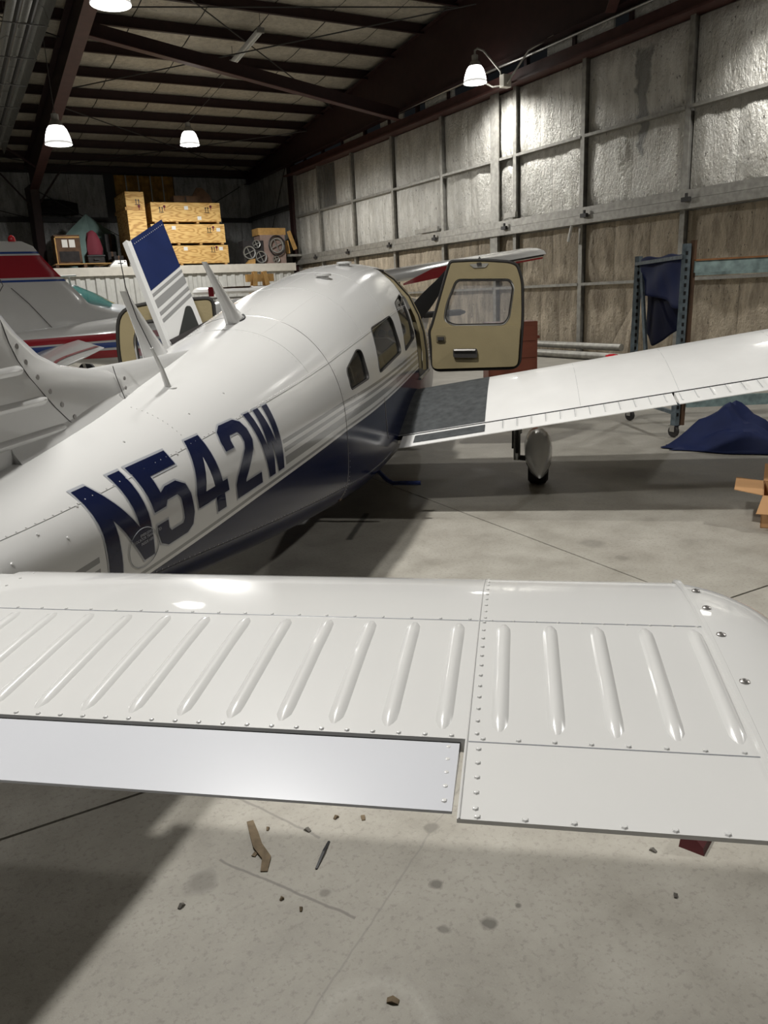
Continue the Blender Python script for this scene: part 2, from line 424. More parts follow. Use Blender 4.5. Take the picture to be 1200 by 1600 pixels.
# ---- far corner: dark red post, side wall beyond the doors, back wall
pc = struct(M().box((XD-.12, 29.62, 0), (XD+.1, 29.95, 6.6)).build('trim_2', 'red_steel', smooth=0))
YB = 34.8
ws = struct(M().box((XD+.1, 29.95, 0), (XD+.2, YB+.1, 7.4)).build('wall_side', 'dark_steel', smooth=0))
for i in range(4):
    for z0, z1 in ((0, 1.9), (2.0, 5.0), (5.12, 7.1)):
        k += 1; pad('insulation_panel', (XD+.08, 30.0+i*1.2, z0), (0, 1.19, 0), (0, 0, z1-z0), (-1, 0, 0), 'insul_back', ws, .06, 6, 6, k)
M().box((XD-.12, 29.95, 5.0), (XD+.06, YB, 5.14)).build('girt', 'dark_steel', ws, smooth=0)
M().tube([(XD-.08, 30.0, 6.7), (XD-.08, 33.6, 2.6)], .02, 6).build('brace_rod', 'dark_steel', ws)
wb = struct(M().box((-9, YB+.06, 0), (XD+.2, YB+.16, 7.4)).build('wall_back', 'dark_steel', smooth=0))
x = -9.0
while x < XD:
    w = 1.42
    for z0, z1 in ((0, 1.9), (2.9, 4.95), (5.13, 6.75)):
        if 7.05 < x+w/2 < 9.4 and z0 > 5:
            continue
        k += 1; pad('insulation_panel', (x, YB+.04, z0), (w-.012, 0, 0), (0, 0, z1-z0), (0, -1, 0), 'insul_back', wb, .07, 7, 7, k)
    x += w
M().box((-9, YB-.16, 4.94), (XD, YB+.02, 5.12)).build('girt', 'dark_steel', wb, smooth=0)
sk = M()
for i in range(12):
    xa = 7.02+i*.2; sk.add([(xa, YB+.0, 5.13), (xa+.1, YB-.05, 5.13), (xa+.2, YB+.0, 5.13), (xa, YB, 6.75), (xa+.1, YB-.05, 6.75), (xa+.2, YB, 6.75)], [(0,1,4,3),(1,2,5,4)])
sk.build('skylight_sheet', 'skylight', wb, smooth=0)
for i in range(4):
    M().box((7.45+i*.5, YB-.09, 5.13), (7.49+i*.5, YB-.05, 6.75)).build('batten', 'alu', wb, smooth=0)
# walls behind and left of the camera, for the light to bounce from
wl = struct(M().box((-9.1, -7, 0), (-9, YB+.1, 9)).build('wall_left', 'dark_steel', smooth=0))
wf = struct(M().box((-9, -7.1, 0), (XD+.2, -7, 11)).build('wall_front', 'dark_steel', smooth=0))

# ---- roof
def zr(y): return 8.50-.1*(y-18.12)
cm = M(); cm.add([(-9, -7, zr(-7)+.25), (13, -7, zr(-7)+.25), (13, YB+.1, zr(YB+.1)+.25), (-9, YB+.1, zr(YB+.1)+.25)], [(0,1,2,3)])
ce = struct(cm.build('ceiling', 'dark_steel', smooth=0, fix=False))
PUR = [YB-.6-1.62*i for i in range(26)]
FRX = (3.70, 12.30)
for j in range(len(PUR)-1):
    ya, yb = PUR[j+1], PUR[j]
    for x0, x1, ns in ((3.70, 12.9, 6), (-9, 3.70, 4)):
        for q in range(ns):
            xa = x0+(x1-x0)*q/ns; xb = x0+(x1-x0)*(q+1)/ns-.028
            m = M(); V = []
            for a in range(4):
                for b in range(4):
                    y = ya+(yb-ya)*b/3; V.append((xa+(xb-xa)*a/3, y, zr(y)+.10-.06*(1-(2*b/3-1)**2)+.012*random.random()))
            m.add(V, [(a*4+b, (a+1)*4+b, (a+1)*4+b+1, a*4+b+1) for a in range(3) for b in range(3)])
            m.build('insulation_panel', 'roof_film', ce, smooth=60, fix=False)
for y in PUR:                                         # Z-purlins
    z = zr(y)
    for x0, x1 in ((3.75, 12.75), (-9, 3.65)):
        m = M().box((x0, y-.006, z-.16), (x1, y+.006, z+.09)).box((x0, y-.085, z-.168), (x1, y+.006, z-.158)).box((x0, y, z+.08), (x1, y+.08, z+.09))
        m.build('purlin', 'red_steel', ce, smooth=0)
def ibeam(a, b, fwid, depth0, depth1, mt, mt2, parent, name='rafter'):
    """tapered I-beam hung below the line a-b (top), running mostly along Y"""
    a, b = Vector(a), Vector(b); t = .02
    m = M()
    for z0a, z0b, wd in ((0, 0, fwid), ):
        m.add([(a.x-wd/2, a.y, a.z), (a.x+wd/2, a.y, a.z), (b.x+wd/2, b.y, b.z), (b.x-wd/2, b.y, b.z),
               (a.x-wd/2, a.y, a.z-t), (a.x+wd/2, a.y, a.z-t), (b.x+wd/2, b.y, b.z-t), (b.x-wd/2, b.y, b.z-t)],
              [(0,1,2,3),(7,6,5,4),(0,4,5,1),(1,5,6,2),(2,6,7,3),(3,7,4,0)])
    m.add([(a.x-.01, a.y, a.z), (a.x+.01, a.y, a.z), (b.x+.01, b.y, b.z), (b.x-.01, b.y, b.z),
           (a.x-.01, a.y, a.z-depth0), (a.x+.01, a.y, a.z-depth0), (b.x+.01, b.y, b.z-depth1), (b.x-.01, b.y, b.z-depth1)],
          [(0,1,2,3),(7,6,5,4),(0,4,5,1),(1,5,6,2),(2,6,7,3),(3,7,4,0)])
    o = m.build(name, mt, parent, smooth=0)
    m = M(); wd = fwid
    m.add([(a.x-wd/2, a.y, a.z-depth0), (a.x+wd/2, a.y, a.z-depth0), (b.x+wd/2, b.y, b.z-depth1), (b.x-wd/2, b.y, b.z-depth1),
           (a.x-wd/2, a.y, a.z-depth0-t), (a.x+wd/2, a.y, a.z-depth0-t), (b.x+wd/2, b.y, b.z-depth1-t), (b.x-wd/2, b.y, b.z-depth1-t)],
          [(0,1,2,3),(7,6,5,4),(0,4,5,1),(1,5,6,2),(2,6,7,3),(3,7,4,0)])
    m.build(name+'_flange', mt2, parent, smooth=0)
    return o
ibeam((3.70, 2.0, zr(2.0)-.17), (3.70, 33.4, zr(33.4)-.17), .30, .5, 1.05, 'red_steel', 'red_steel_light', ce)
# tapered column under the knee
m = M()
for dx in (-.15, .13):
    m.add([(3.70+dx, 33.95, 0), (3.72+dx, 33.95, 0), (3.72+dx, 32.45, 6.0), (3.70+dx, 32.45, 6.0), (3.70+dx, 34.3, 0), (3.72+dx, 34.3, 0), (3.72+dx, 34.3, 6.1), (3.70+dx, 34.3, 6.1)],
          [(0,1,2,3),(7,6,5,4),(0,4,5,1),(1,5,6,2),(2,6,7,3),(3,7,4,0)])
m.add([(3.55, 33.95, 0), (3.85, 33.95, 0), (3.85, 32.45, 6.0), (3.55, 32.45, 6.0), (3.55, 33.97, 0), (3.85, 33.97, 0), (3.85, 32.47, 6.0), (3.55, 32.47, 6.0)],
      [(0,1,2,3),(7,6,5,4),(0,4,5,1),(1,5,6,2),(2,6,7,3),(3,7,4,0)])
struct(m.build('trim_3', 'red_steel', smooth=0))
# end frame over the doors: deep web
ibeam((12.45, -6, zr(-6)-.1), (12.45, 34.2, zr(34.2)-.1), .25, zr(-6)-.1-6.95, .35, 'red_steel', 'red_steel', ce, 'end_rafter')
# diagonal wind-brace beam under the purlins
m = M(); a, b = Vector((3.85, 20.2, 7.62)), Vector((12.35, 20.9, 6.52)); m.beam(a, b, .06, .30)
m.build('brace_beam', 'red_steel', ce, smooth=0); M().beam(a-Vector((0,0,.16)), b-Vector((0,0,.16)), .22, .02).build('brace_beam_flange', 'red_steel_light', ce, smooth=0)
m = M(); a, b = Vector((9.9, 8.2, 9.0)), Vector((12.3, 12.6, 6.75)); m.beam(a, b, .06, .22)
m.build('brace_beam', 'red_steel', ce, smooth=0); M().beam(a-Vector((0,0,.12)), b-Vector((0,0,.12)), .2, .02).build('brace_beam_flange', 'red_steel_light', ce, smooth=0)
for a, b in (((3.8, 17, 8.3), (12.3, 25, 7.5)), ((3.8, 25, 7.4), (12.3, 17.0, 8.1)), ((3.8, 19.8, 7.9), (12.2, 17.6, 8.2)), ((3.8, 26, 7.3), (12.2, 33, 6.7)), ((3.8, 33, 6.6), (12.2, 27, 7.2)),
             ((-8, 14, 8.0), (3.6, 22, 7.9)), ((-8, 24, 7.0), (3.6, 31.5, 6.6)), ((3.6, 33, 6.0), (9.0, 34.7, 3.2)), ((-2, 34.6, 6.5), (3.5, 34.6, 5.1)), ((12.3, 34.6, 6.4), (9.6, 34.6, 4.9))):
    M().tube([a, b], .016, 6).build('tie_rod', 'dark_steel', ce)
# flange braces at the knee
for a, b in (((4.9, 33.4, 6.75), (3.85, 33.2, 5.4)), ((2.5, 33.4, 6.75), (3.55, 33.2, 5.4)), ((2.2, 29.8, 7.1), (3.55, 29.9, 6.2))):
    M().beam(a, b, .06, .06).build('knee_brace', 'red_steel', ce, smooth=0)

# ---- storage deck at the back: corrugated front, white edge beam
YM = 28.55
dk = struct(M().box((-9, YM, 2.62), (12.1, YB, 2.90)).build('trim_4', 'beam_white', smooth=0))
m = M(); V0 = []; V1 = []
xx = -9.0
while xx < 12.0:
    for dx, dy in ((0, 0), (.12, 0), (.16, .055), (.28, .055)):
        V0.append((xx+dx, YM+.12+dy, 0)); V1.append((xx+dx, YM+.12+dy, 2.62))
    xx += .32
m.rings([V0, V1], closed=False)
m.build('corrugated_front', 'corrugated_white', dk, smooth=0)

# ================================================================== THE AIRCRAFT (local axes: x forward s, y left, z up)
AH = rad(90-38.729)
AC = thing('airplane', 'white single engine airplane with navy belly, grey stripes and big letters N542W on its side', 'airplane',
           (-1.1547, .9260, 0), AH)
ST = [(.70,.80,1.04,.07,.93,2.,2.), (1.2,.71,1.08,.19,.92,2.,2.3), (1.7,.64,1.11,.28,.90,2.,2.6), (2.4,.55,1.20,.37,.88,2.,3.),
      (3.1,.465,1.31,.45,.86,2.1,3.5), (3.9,.385,1.44,.53,.85,2.2,4.2), (4.6,.335,1.58,.585,.84,2.3,4.8), (5.4,.315,1.70,.61,.84,2.4,5.),
      (6.2,.31,1.795,.62,.85,2.5,5.), (6.9,.31,1.82,.62,.86,2.5,5.), (7.4,.32,1.78,.61,.86,2.5,4.6), (7.75,.33,1.58,.60,.86,2.5,4.2),
      (8.05,.35,1.36,.585,.86,2.6,4.), (8.5,.40,1.30,.55,.88,2.7,3.5), (9.0,.50,1.22,.47,.90,2.6,3.), (9.18,.58,1.16,.38,.90,2.4,2.6)]
def par(s):
    x = [r[0] for r in ST]; N = len(x); s = min(max(s, x[0]), x[-1])
    i = max(0, min(N-2, next((k-1 for k in range(1, N) if s <= x[k]), N-2)))
    h = x[i+1]-x[i]; t = (s-x[i])/h; out = []
    def grad(k, c):
        if k == 0: return (ST[1][c]-ST[0][c])/(x[1]-x[0])
        if k == N-1: return (ST[-1][c]-ST[-2][c])/(x[-1]-x[-2])
        h0, h1 = x[k]-x[k-1], x[k+1]-x[k]
        return (h0*h0*ST[k+1][c]+(h1*h1-h0*h0)*ST[k][c]-h1*h1*ST[k-1][c])/(h0*h1*(h0+h1))
    for c in range(1, 7):
        y0, y1 = ST[i][c], ST[i+1][c]; m0, m1 = grad(i, c), grad(i+1, c)
        out.append(y0*(2*t**3-3*t**2+1)+m0*h*(t**3-2*t**2+t)+y1*(-2*t**3+3*t**2)+m1*h*(t**3-t**2))
    return out
def surf(s, th, off=0.):
    zb, zt, w, zm, nt, nb = par(s); c, sn = cos(th), sin(th)
    n, hz = (nt, zt-zm) if c >= 0 else (nb, zm-zb)
    l = w*math.copysign(abs(sn)**(2/n), sn); z = zm+hz*math.copysign(abs(c)**(2/n), c)
    if off:
        gl = math.copysign(abs(l/w)**(n-1)/w, l); gz = math.copysign(abs((z-zm)/hz)**(n-1)/hz, z-zm); g = sqrt(gl*gl+gz*gz) or 1
        l += off*gl/g; z += off*gz/g
    return (s, -l, z)
def lat(s, z, off=0.):
    """point on the right flank at height z"""
    zb, zt, w, zm, nt, nb = par(s)
    n, hz = (nt, zt-zm) if z >= zm else (nb, zm-zb)
    q = min(.9999, abs(z-zm)/hz); l = w*(1-q**n)**(1/n)
    if off:
        gl = (l/w)**(n-1)/w; gz = math.copysign(q**(n-1)/hz, z-zm); g = sqrt(gl*gl+gz*gz)
        l += off*gl/g; z += off*gz/g
    return (s, -l, z)

# fuselage paint: navy belly, white top, four grey cheat lines
def fus_paint():
    m = mat('fuselage_paint', WHITE, .16, coat=.6); h = NT(m)
    tc = h.n('ShaderNodeTexCoord').outputs['Object']; sx = h.n('ShaderNodeSeparateXYZ'); h.l(tc, sx.inputs[0]); s, z = sx.outputs[0], sx.outputs[2]
    K = [(1.0,.645), (2.12,.73), (2.89,.78), (4.1,.844), (5.23,.878), (6.42,.922), (9.4,1.0)]
    k0 = (K[1][1]-K[0][1])/(K[1][0]-K[0][0]); zn = h.math('MULTIPLY_ADD', s, k0, K[0][1]-k0*K[0][0]); pk = k0
    for (a, b), (c, d) in zip(K[1:-1], K[2:]):
        k = (d-b)/(c-a); zn = h.math('MULTIPLY_ADD', h.math('MAXIMUM', h.math('SUBTRACT', s, a), 0.), k-pk, zn); pk = k
    d = h.math('SUBTRACT', z, zn)
    def band(a, b): return h.math('MULTIPLY', h.math('GREATER_THAN', d, a), h.math('LESS_THAN', d, b))
    clear = h.math('MAXIMUM', h.math('GREATER_THAN', s, 3.215), h.math('LESS_THAN', s, 1.895))
    top = h.math('MAXIMUM', h.math('MAXIMUM', band(.050, .087), band(.107, .126)), band(.143, .161))
    g = h.math('MAXIMUM', h.math('MULTIPLY', top, clear), band(.013, .026))
    c = h.mix(h.math('MULTIPLY', h.noise(3, 4, tc), .12), WHITE, (.49, .49, .48))
    c = h.mix(g, c, GREY); c = h.mix(h.math('LESS_THAN', d, 0.), c, NAVY)
    h.l(c, h.b.inputs['Base Color'])
    nv = h.math('LESS_THAN', d, 0.)
    h.l(h.math('MULTIPLY_ADD', nv, -.15, .15), h.b.inputs['Coat Weight']); h.l(h.math('MULTIPLY_ADD', nv, -.15, .36), h.b.inputs['Specular IOR Level'])
fus_paint()

NS, NT_ = 118, 72
svals = [.70+(9.18-.70)*i/NS for i in range(NS+1)]
m = M(); OUT = [[surf(s, 2*pi*j/NT_) for j in range(NT_)] for s in svals]; INN = [[surf(s, 2*pi*j/NT_, -.022) for j in range(NT_)] for s in svals]
n = NT_; o1 = (NS+1)*n
for r in OUT+INN: m.v += r
for i in range(NS):
    for j in range(n):
        k2 = (j+1) % n; m.cur = 0; m.face((i*n+j, i*n+k2, (i+1)*n+k2, (i+1)*n+j)); m.cur = 1; m.face((o1+i*n+j, o1+(i+1)*n+j, o1+(i+1)*n+k2, o1+i*n+k2))
m.cur = 0
for i in (0, NS):
    for j in range(n):
        k2 = (j+1) % n; f = (i*n+j, i*n+k2, o1+i*n+k2, o1+i*n+j); m.face(f if i else f[::-1])
fus = m.build('fuselage', ['fuselage_paint', 'cream', 'seal'], AC, smooth=0)
WIN3 = [(4.27,1.045), (4.665,1.066), (4.68,1.235), (4.60,1.245), (4.285,1.155)]
WIN2 = [(4.96,1.065), (5.835,1.135), (5.80,1.405), (5.10,1.345)]
WIN1 = [(6.02,1.125), (6.60,1.195), (6.585,1.555), (6.16,1.485)]
WINS = [rounded(WIN3, .03), rounded(WIN2, .06), rounded(WIN1, .05)]
DOOR = rounded([(6.70,.84), (7.56,.84), (7.56,1.22), (7.40,1.772), (6.66,1.772)], [.06, .06, .05, .10, .12])
CARGO = rounded([(4.0,.66), (4.72,.66), (4.72,1.2), (4.0,1.13)], .04)
REAR = rounded([(4.80,.62), (5.62,.62), (5.62,1.38), (4.86,1.34)], .10)
cut = M(); cut.cur = 2
def cutter(poly, l0, l1, sd=1): cut.prism([(a, -sd*l0, b) for a, b in poly], (0, -sd*l0, 0), (0, -sd*l1, 0))
for wv in WINS: cutter(wv, .28, .95)
cutter(DOOR, .12, .95); cutter(CARGO, .25, .95, -1); cutter(REAR, .25, .95, -1)
cutter(WINS[2], .28, .95, -1)
cut.prism([(7.50, .50, 1.74), (7.50, -.50, 1.74), (7.50, -.56, 1.42), (7.50, .56, 1.42)], (0, 0, 0), (.42, 0, -.02))
cob = cut.build('cutter', ['fuselage_paint', 'cream', 'seal'], None, smooth=0)
cob.matrix_world = Matrix.Translation((-1.1547, .9260, 0)) @ Matrix.Rotation(AH, 4, 'Z')
bm_ = fus.modifiers.new('b', 'BOOLEAN'); bm_.operation = 'DIFFERENCE'; bm_.object = cob; bm_.solver = 'EXACT'; bm_.use_self = True
bpy.context.view_layer.update()
me2 = bpy.data.meshes.new_from_object(fus.evaluated_get(bpy.context.evaluated_depsgraph_get()))
fus.modifiers.clear(); fus.data = me2; bpy.data.objects.remove(cob)
me2.shade_smooth(); me2.set_sharp_from_angle(angle=rad(32))

def conform(poly_list, fn, name, mt, parent, step=.03, smooth=60):
    """flat outline(s) in (s,z) -> thin skin following the flank"""
    bm = bmesh.new()
    for poly in poly_list:
        V = [bm.verts.new((a, 0, b)) for a, b in poly]
        for t in tessellate_polygon([[Vector((a, b, 0)) for a, b in poly]]):
            try: bm.faces.new([V[i] for i in t])
            except ValueError: pass
    for ax, lo, hi in ((0, min(p[0] for q in poly_list for p in q), max(p[0] for q in poly_list for p in q)), (2, min(p[1] for q in poly_list for p in q), max(p[1] for q in poly_list for p in q))):
        x = lo+step
        while x < hi:
            co = [0, 0, 0]; no = [0, 0, 0]; co[ax] = x; no[ax] = 1
            bmesh.ops.bisect_plane(bm, geom=bm.verts[:]+bm.edges[:]+bm.faces[:], plane_co=co, plane_no=no); x += step
    for v in bm.verts: v.co = fn(v.co.x, v.co.z)
    bmesh.ops.recalc_face_normals(bm, faces=bm.faces)
    me = bpy.data.meshes.new(name); bm.to_mesh(me); bm.free()
    if me.polygons and sum(p.normal.y for p in me.polygons) > 0: me.flip_normals()
    me.materials.append(MATS[mt]); me.shade_smooth()
    o = bpy.data.objects.new(name, me); COL.objects.link(o); o.parent = parent; return o

# side windows: dark glass with a black seal
for wv in WINS:
    pane = conform([wv], lambda s, z: lat(s, z, -.012), 'side_window', 'glass_dark', AC, .06)
    M().tube([lat(s, z, .001) for s, z in wv+wv[:1]], .0045, 6, caps=False).build('window_seal', 'seal', pane)
pane = conform([WINS[2]], lambda s, z: (lambda p: (p[0], -p[1], p[2]))(lat(s, z, -.012)), 'side_window', 'glass_dark', AC, .06)
m = M(); R = []
for i in range(7):
    s = 7.52+.40*i/6; R.append([surf(s, -1.0+2.0*j/10, -.012) for j in range(11)])
m.rings(R, closed=False); m.build('windshield', 'glass_clear', AC)

# registration letters
GLY = {
 'N': [(0,0),(0,1),(.28,1),(.74,.40),(.74,1),(1,1),(1,0),(.76,0),(.27,.62),(.27,0)],
 '5': [(0,.46),(0,1),(.98,1),(.98,.83),(.3,.83),(.3,.63),(.45,.67),(.75,.67),(.95,.58),(1,.45),(1,.2),(.92,.06),(.75,0),(.22,0),(.05,.07),(0,.2),(0,.30),(.28,.30),(.28,.2),(.33,.15),(.66,.15),(.72,.2),(.72,.46),(.66,.52),(.38,.52),(.3,.46)],
 '4': [(.56,0),(.56,.2),(0,.2),(0,.38),(.42,1),(.84,1),(.84,.36),(1,.36),(1,.2),(.84,.2),(.84,0)],
 '2': [(0,0),(0,.2),(.1,.3),(.62,.60),(.7,.68),(.7,.78),(.64,.84),(.36,.84),(.3,.78),(.3,.68),(0,.68),(0,.82),(.08,.94),(.25,1),(.75,1),(.92,.94),(1,.82),(1,.66),(.9,.54),(.38,.2),(.36,.16),(1,.16),(1,0)],
 'W': [(0,1),(.22,1),(.30,.38),(.40,1),(.60,1),(.69,.38),(.78,1),(1,1),(.84,0),(.58,0),(.5,.52),(.42,0),(.16,0)]}
H4 = [(.27,.36),(.56,.36),(.56,.76)]
def zlo(s): return .784+(s-1.95)*(.84-.784)/1.2
def zhi(s): return 1.053+(s-1.91)*(1.113-1.053)/1.2
for ch, s0 in zip('N542W', (1.922, 2.178, 2.436, 2.722, 2.985)):
    wd = .225
    def L2(q, s0=s0, wd=wd, sk=.02): # v -> height between the two base lines, leaning very slightly
        out = []
        for u, v in q:
            s = s0+u*wd+sk*(1-v)*.6; out.append((s, zlo(s)+(zhi(s)-zlo(s))*v))
        return out
    base = L2(GLY[ch])
    ln = conform([offset_poly(base, .0065)], lambda s, z: lat(s, z, .0012), 'letter_outline', 'outline_grey', AC)
    o = conform([base], lambda s, z: lat(s, z, .0024), 'registration_letter', 'navy_paint', AC)
    ln.parent = o
    if ch == '4':
        h4 = conform([L2(H4)], lambda s, z: lat(s, z, .0036), 'letter_counter', 'white_paint', o)

def writing(txt, s0, z0, size, name, mt, parent, slope=0., off=.004):
    cu = bpy.data.curves.new('t', 'FONT'); cu.body = txt; cu.size = size; cu.resolution_u = 2; ob = bpy.data.objects.new('t', cu); COL.objects.link(ob)
    bpy.context.view_layer.update()
    me = bpy.data.meshes.new_from_object(ob.evaluated_get(bpy.context.evaluated_depsgraph_get()))
    bpy.data.objects.remove(ob)
    for v in me.vertices: v.co = lat(s0+v.co.x, z0+v.co.y+slope*v.co.x, off)
    me.materials.clear(); me.materials.append(MATS[mt]); me.name = name
    o = bpy.data.objects.new(name, me); COL.objects.link(o); o.parent = parent; return o
hat = M(); hat.tube([lat(2.105+.078*cos(2*pi*i/40), .832+.062*sin(2*pi*i/40), .003) for i in range(41)], .0013, 4, caps=False)
hat = hat.build('access_hatch', 'outline_grey', AC)
for i, t in enumerate(('EMERGENCY', 'LOCATOR TRANSMITTER', 'INSIDE HERE')):
    writing(t, 2.075+.012*(i != 1)-.02*(i == 1), .868-.013*i, .013, 'hatch_writing', 'outline_grey', hat, .04)
writing('CHEROKEE', 4.20, .985, .030, 'model_writing', 'white_paint', AC, .055)

# rivets and skin joints
def rivet(m, p, n_, r=.004, h=.0022):
    r *= .88
    p, n_ = Vector(p), Vector(n_).normalized(); x = n_.cross(Vector((.3, .2, .9))).normalized(); y = n_.cross(x); o = len(m.v)
    for rr, hh in ((r, 0), (r*.7, h*.75)):
        for k in range(6): m.v.append(tuple(p+(x*cos(k*pi/3)+y*sin(k*pi/3))*rr+n_*hh))
    m.v.append(tuple(p+n_*h))
    for k in range(6):
        j = (k+1) % 6; m.face((o+k, o+j, o+6+j, o+6+k)); m.face((o+6+k, o+6+j, o+12))
def nrm(s, th):
    a, b = Vector(surf(s, th)), Vector(surf(s, th, .01)); return b-a
rv = M()
s = 1.4
while s < 6.6:
    for th in (.975, -.975):
        rivet(rv, surf(s, th), nrm(s, th))
    if s > 3.75:
        for th in (.36, -.36, .0): rivet(rv, surf(s, th), nrm(s, th), .0032, .0016)
    rivet(rv, surf(s, 1.98), nrm(s, 1.98), .003, .0015)
    s += .034
for s, t0, t1 in ((2.55, .3, .9), (3.76, -.9, .95), (4.12, -.9, 2.2), (4.83, -.9, 1.3), (5.6, -.9, .95), (6.2, -.9, .95)):
    th = t0
    while th < t1: rivet(rv, surf(s, th), nrm(s, th), .003, .0015); th += .055
for s, th in ((1.55, 1.05), (1.72, 1.1), (1.9, 1.0), (1.6, 1.3), (1.8, 1.28), (2.3, .62), (2.7, .70), (2.45, 1.0), (3.0, .7)): rivet(rv, surf(s, th), nrm(s, th), .006, .003)
tag(rv.build('rivet_rows', 'white_paint', AC, fix=False), kind='stuff')
def joint(pts, name='skin_joint', w=.0014, mt='seam', parent=AC): return M().tube(pts, w, 4, caps=False).build(name, mt, parent)
joint([surf(1.4+i*.1, .99, .0002) for i in range(52)], w=.0011)
for s in (3.79, 4.86, 5.63): joint([surf(s, -.9+i*.06, .0004) for i in range(32)])
joint([surf(4.09, -.9+i*.06, .0004) for i in range(54)], mt='screw_metal')
joint([surf(1.9+i*.1, 2.0, .0004) for i in range(36)], mt='dark_steel')
joint([surf(5.02+i*.01-.01, 1.52+i*.02, .001) for i in range(10)], mt='screw_metal')

# dorsal fairing and fin
m = M(); R = []
for i in range(22):
    t = i/21; s = 1.95+1.62*t; zt = par(s)[1]
    top_ = 1.352 if s > 2.45 else 1.352-.05*(2.45-s)/.5
    top_ = max(top_, zt-.03); b = .058*(1-max(0, (s-2.3)/1.27)**1.3)+.012
    ring = []
    for q in range(17):
        a = pi*q/16; u = cos(a); h_ = sin(a)**.55
        ring.append((s, -(math.copysign(abs(u)**1.5, u)*(b*(1-.45*h_)+.05*max(0, 1-h_*2.2)**2)), zt-.07+(top_-zt+.07)*h_))
    R.append(ring)
m.rings(R, closed=True); dors = m.build('dorsal_fairing', 'white_paint', AC)
joint([(2.62, -(.028+.034*(1-(k/8))**1.2), 1.348-.13*(1-k/8)) for k in range(9)], parent=dors, mt='screw_metal', w=.0018)
LEs = [(1.02,2.95),(1.26,2.95),(1.335,2.62),(1.375,2.34),(1.42,2.225),(1.49,2.13),(1.585,2.035),(1.75,1.92),(2.0,1.75),(2.25,1.58),(2.36,1.49),(2.42,1.36)]
m = M(); R = []
for z, le in LEs:
    k = (z-1.02)/1.4; te = .93-.10*k; hw = .058-.028*k; ring = []
    prof = [(0,0),(.012,.28),(.05,.55),(.15,.82),(.32,1.),(.6,.9),(1.,.62)]
    for x, y in prof: ring.append((le+(te-le)*x, -hw*y, z))
    for x, y in prof[:0:-1]: ring.append((le+(te-le)*x, hw*y, z))
    R.append(ring)
m.rings(R); fin = m.build('fin', 'white_paint', AC)
m = M(); R = []
for z in (.98, 1.3, 1.7, 2.1, 2.42):
    k = (z-1.02)/1.4; a = .915-.10*k; hw = .034-.016*k
    R.append([(a, -hw, z), (a-.30+.06*k, -.003, z), (a-.30+.06*k, .003, z), (a, hw, z)])
m.rings(R); m.build('rudder', 'white_paint', AC)
def finl(s, z):
    le = next(l0+(l1-l0)*(z-z0)/(z1-z0) for (z0, l0), (z1, l1) in zip(LEs, LEs[1:]) if z0 <= z <= z1)
    k = (z-1.02)/1.4; te = .93-.10*k; hw = .058-.028*k; x = (s-le)/(te-le)
    prof = [(0,0),(.012,.28),(.05,.55),(.15,.82),(.32,1.),(.6,.9),(1.,.62)]
    for (a, b), (c, d) in zip(prof, prof[1:]):
        if a <= x <= c: return hw*(b+(d-b)*(x-a)/(c-a))
    return hw
sa, sb = (2.32, 1.155), (1.72, 2.2)
joint([(sa[0]+(sb[0]-sa[0])*(i/20)+.17*sin(pi*min(1, i/20*2.2))*-.62, -(finl(min(2.33, sa[0]+(sb[0]-sa[0])*(i/20)-.105*sin(pi*min(1, i/20*2.2))), sa[1]+(sb[1]-sa[1])*(i/20))+.001), sa[1]+(sb[1]-sa[1])*(i/20)) for i in range(21)], parent=fin, mt='dark_steel', w=.0016)
for i in range(7):
    t = i*.046; s = sa[0]+(sb[0]-sa[0])*t-.105*sin(pi*min(1, t*2.2))+.028; z = sa[1]+(sb[1]-sa[1])*t+.012
    M().lathe([(.0085, 0), (.0085, .003), (.005, .0045)], (s, -finl(s, z)-.002, z), 'y', 10).build('screw', 'screw_metal', fin).scale = (1, 1, 1)
for s, z in ((2.47, 1.195), (2.535, 1.208), (2.655, 1.30), (2.655, 1.265), (2.66, 1.232)):
    M().lathe([(.007, 0), (.007, .003), (.004, .004)], (s, -.062 if s < 2.6 else -.05, z), 'y', 10).build('screw', 'screw_metal', fin)
for z0, s0 in ((1.387, 2.08), (1.290, 2.16), (1.192, 2.235), (1.50, 2.0), (1.62, 1.93), (1.74, 1.85)):
    m = M(); R = []
    for i in range(16):
        ds = (0, .008, .02, .035)[i] if i < 4 else .035+1.0*(i-3)/12; s = s0-ds; w = .016*(.45, .8, .96, 1)[min(i, 3)]; hh = .009*(.15, .65, .92, 1)[min(i, 3)]; z = z0-.012*ds
        R.append([(s, -(finl(s, z)-.002), z-w), (s, -(finl(s, z)+hh*.7), z-w*.5), (s, -(finl(s, z)+hh), z), (s, -(finl(s, z)+hh*.7), z+w*.5), (s, -(finl(s, z)-.002), z+w)])
    m.rings(R, closed=False); m.build('stiffening_bead', 'white_paint', fin)

# stabilator
CH = [(.81,0.,.006),(.972,.010,.012),(1.1,.021,.021),(1.2,.029,.028),(1.325,.036,.034),(1.42,.038,.036),(1.5,.035,.034),(1.56,.027,.027),(1.595,.016,.017),(1.61,.0,.0)]
ZC = .925
def stz(s):
    for (a, b, _), (c, d, _) in zip(CH, CH[1:]):
        if a <= s <= c: return ZC+b+(d-b)*(s-a)/(c-a)
    return ZC
def strip(l0, l1, pts_up, pts_dn, nl=2):
    """closed spanwise loft"""
    return [[(s, -(l0+(l1-l0)*i/nl), z) for s, z in pts_up+pts_dn] for i in range(nl+1)]
up_main = [(s, ZC+u) for s, u, d in CH if s >= .972]; dn_main = [(s, ZC-d) for s, u, d in reversed(CH) if .972 <= s < 1.61]
up_full = [(s, ZC+u) for s, u, d in CH]; dn_full = [(s, ZC-d) for s, u, d in reversed(CH) if s < 1.61]
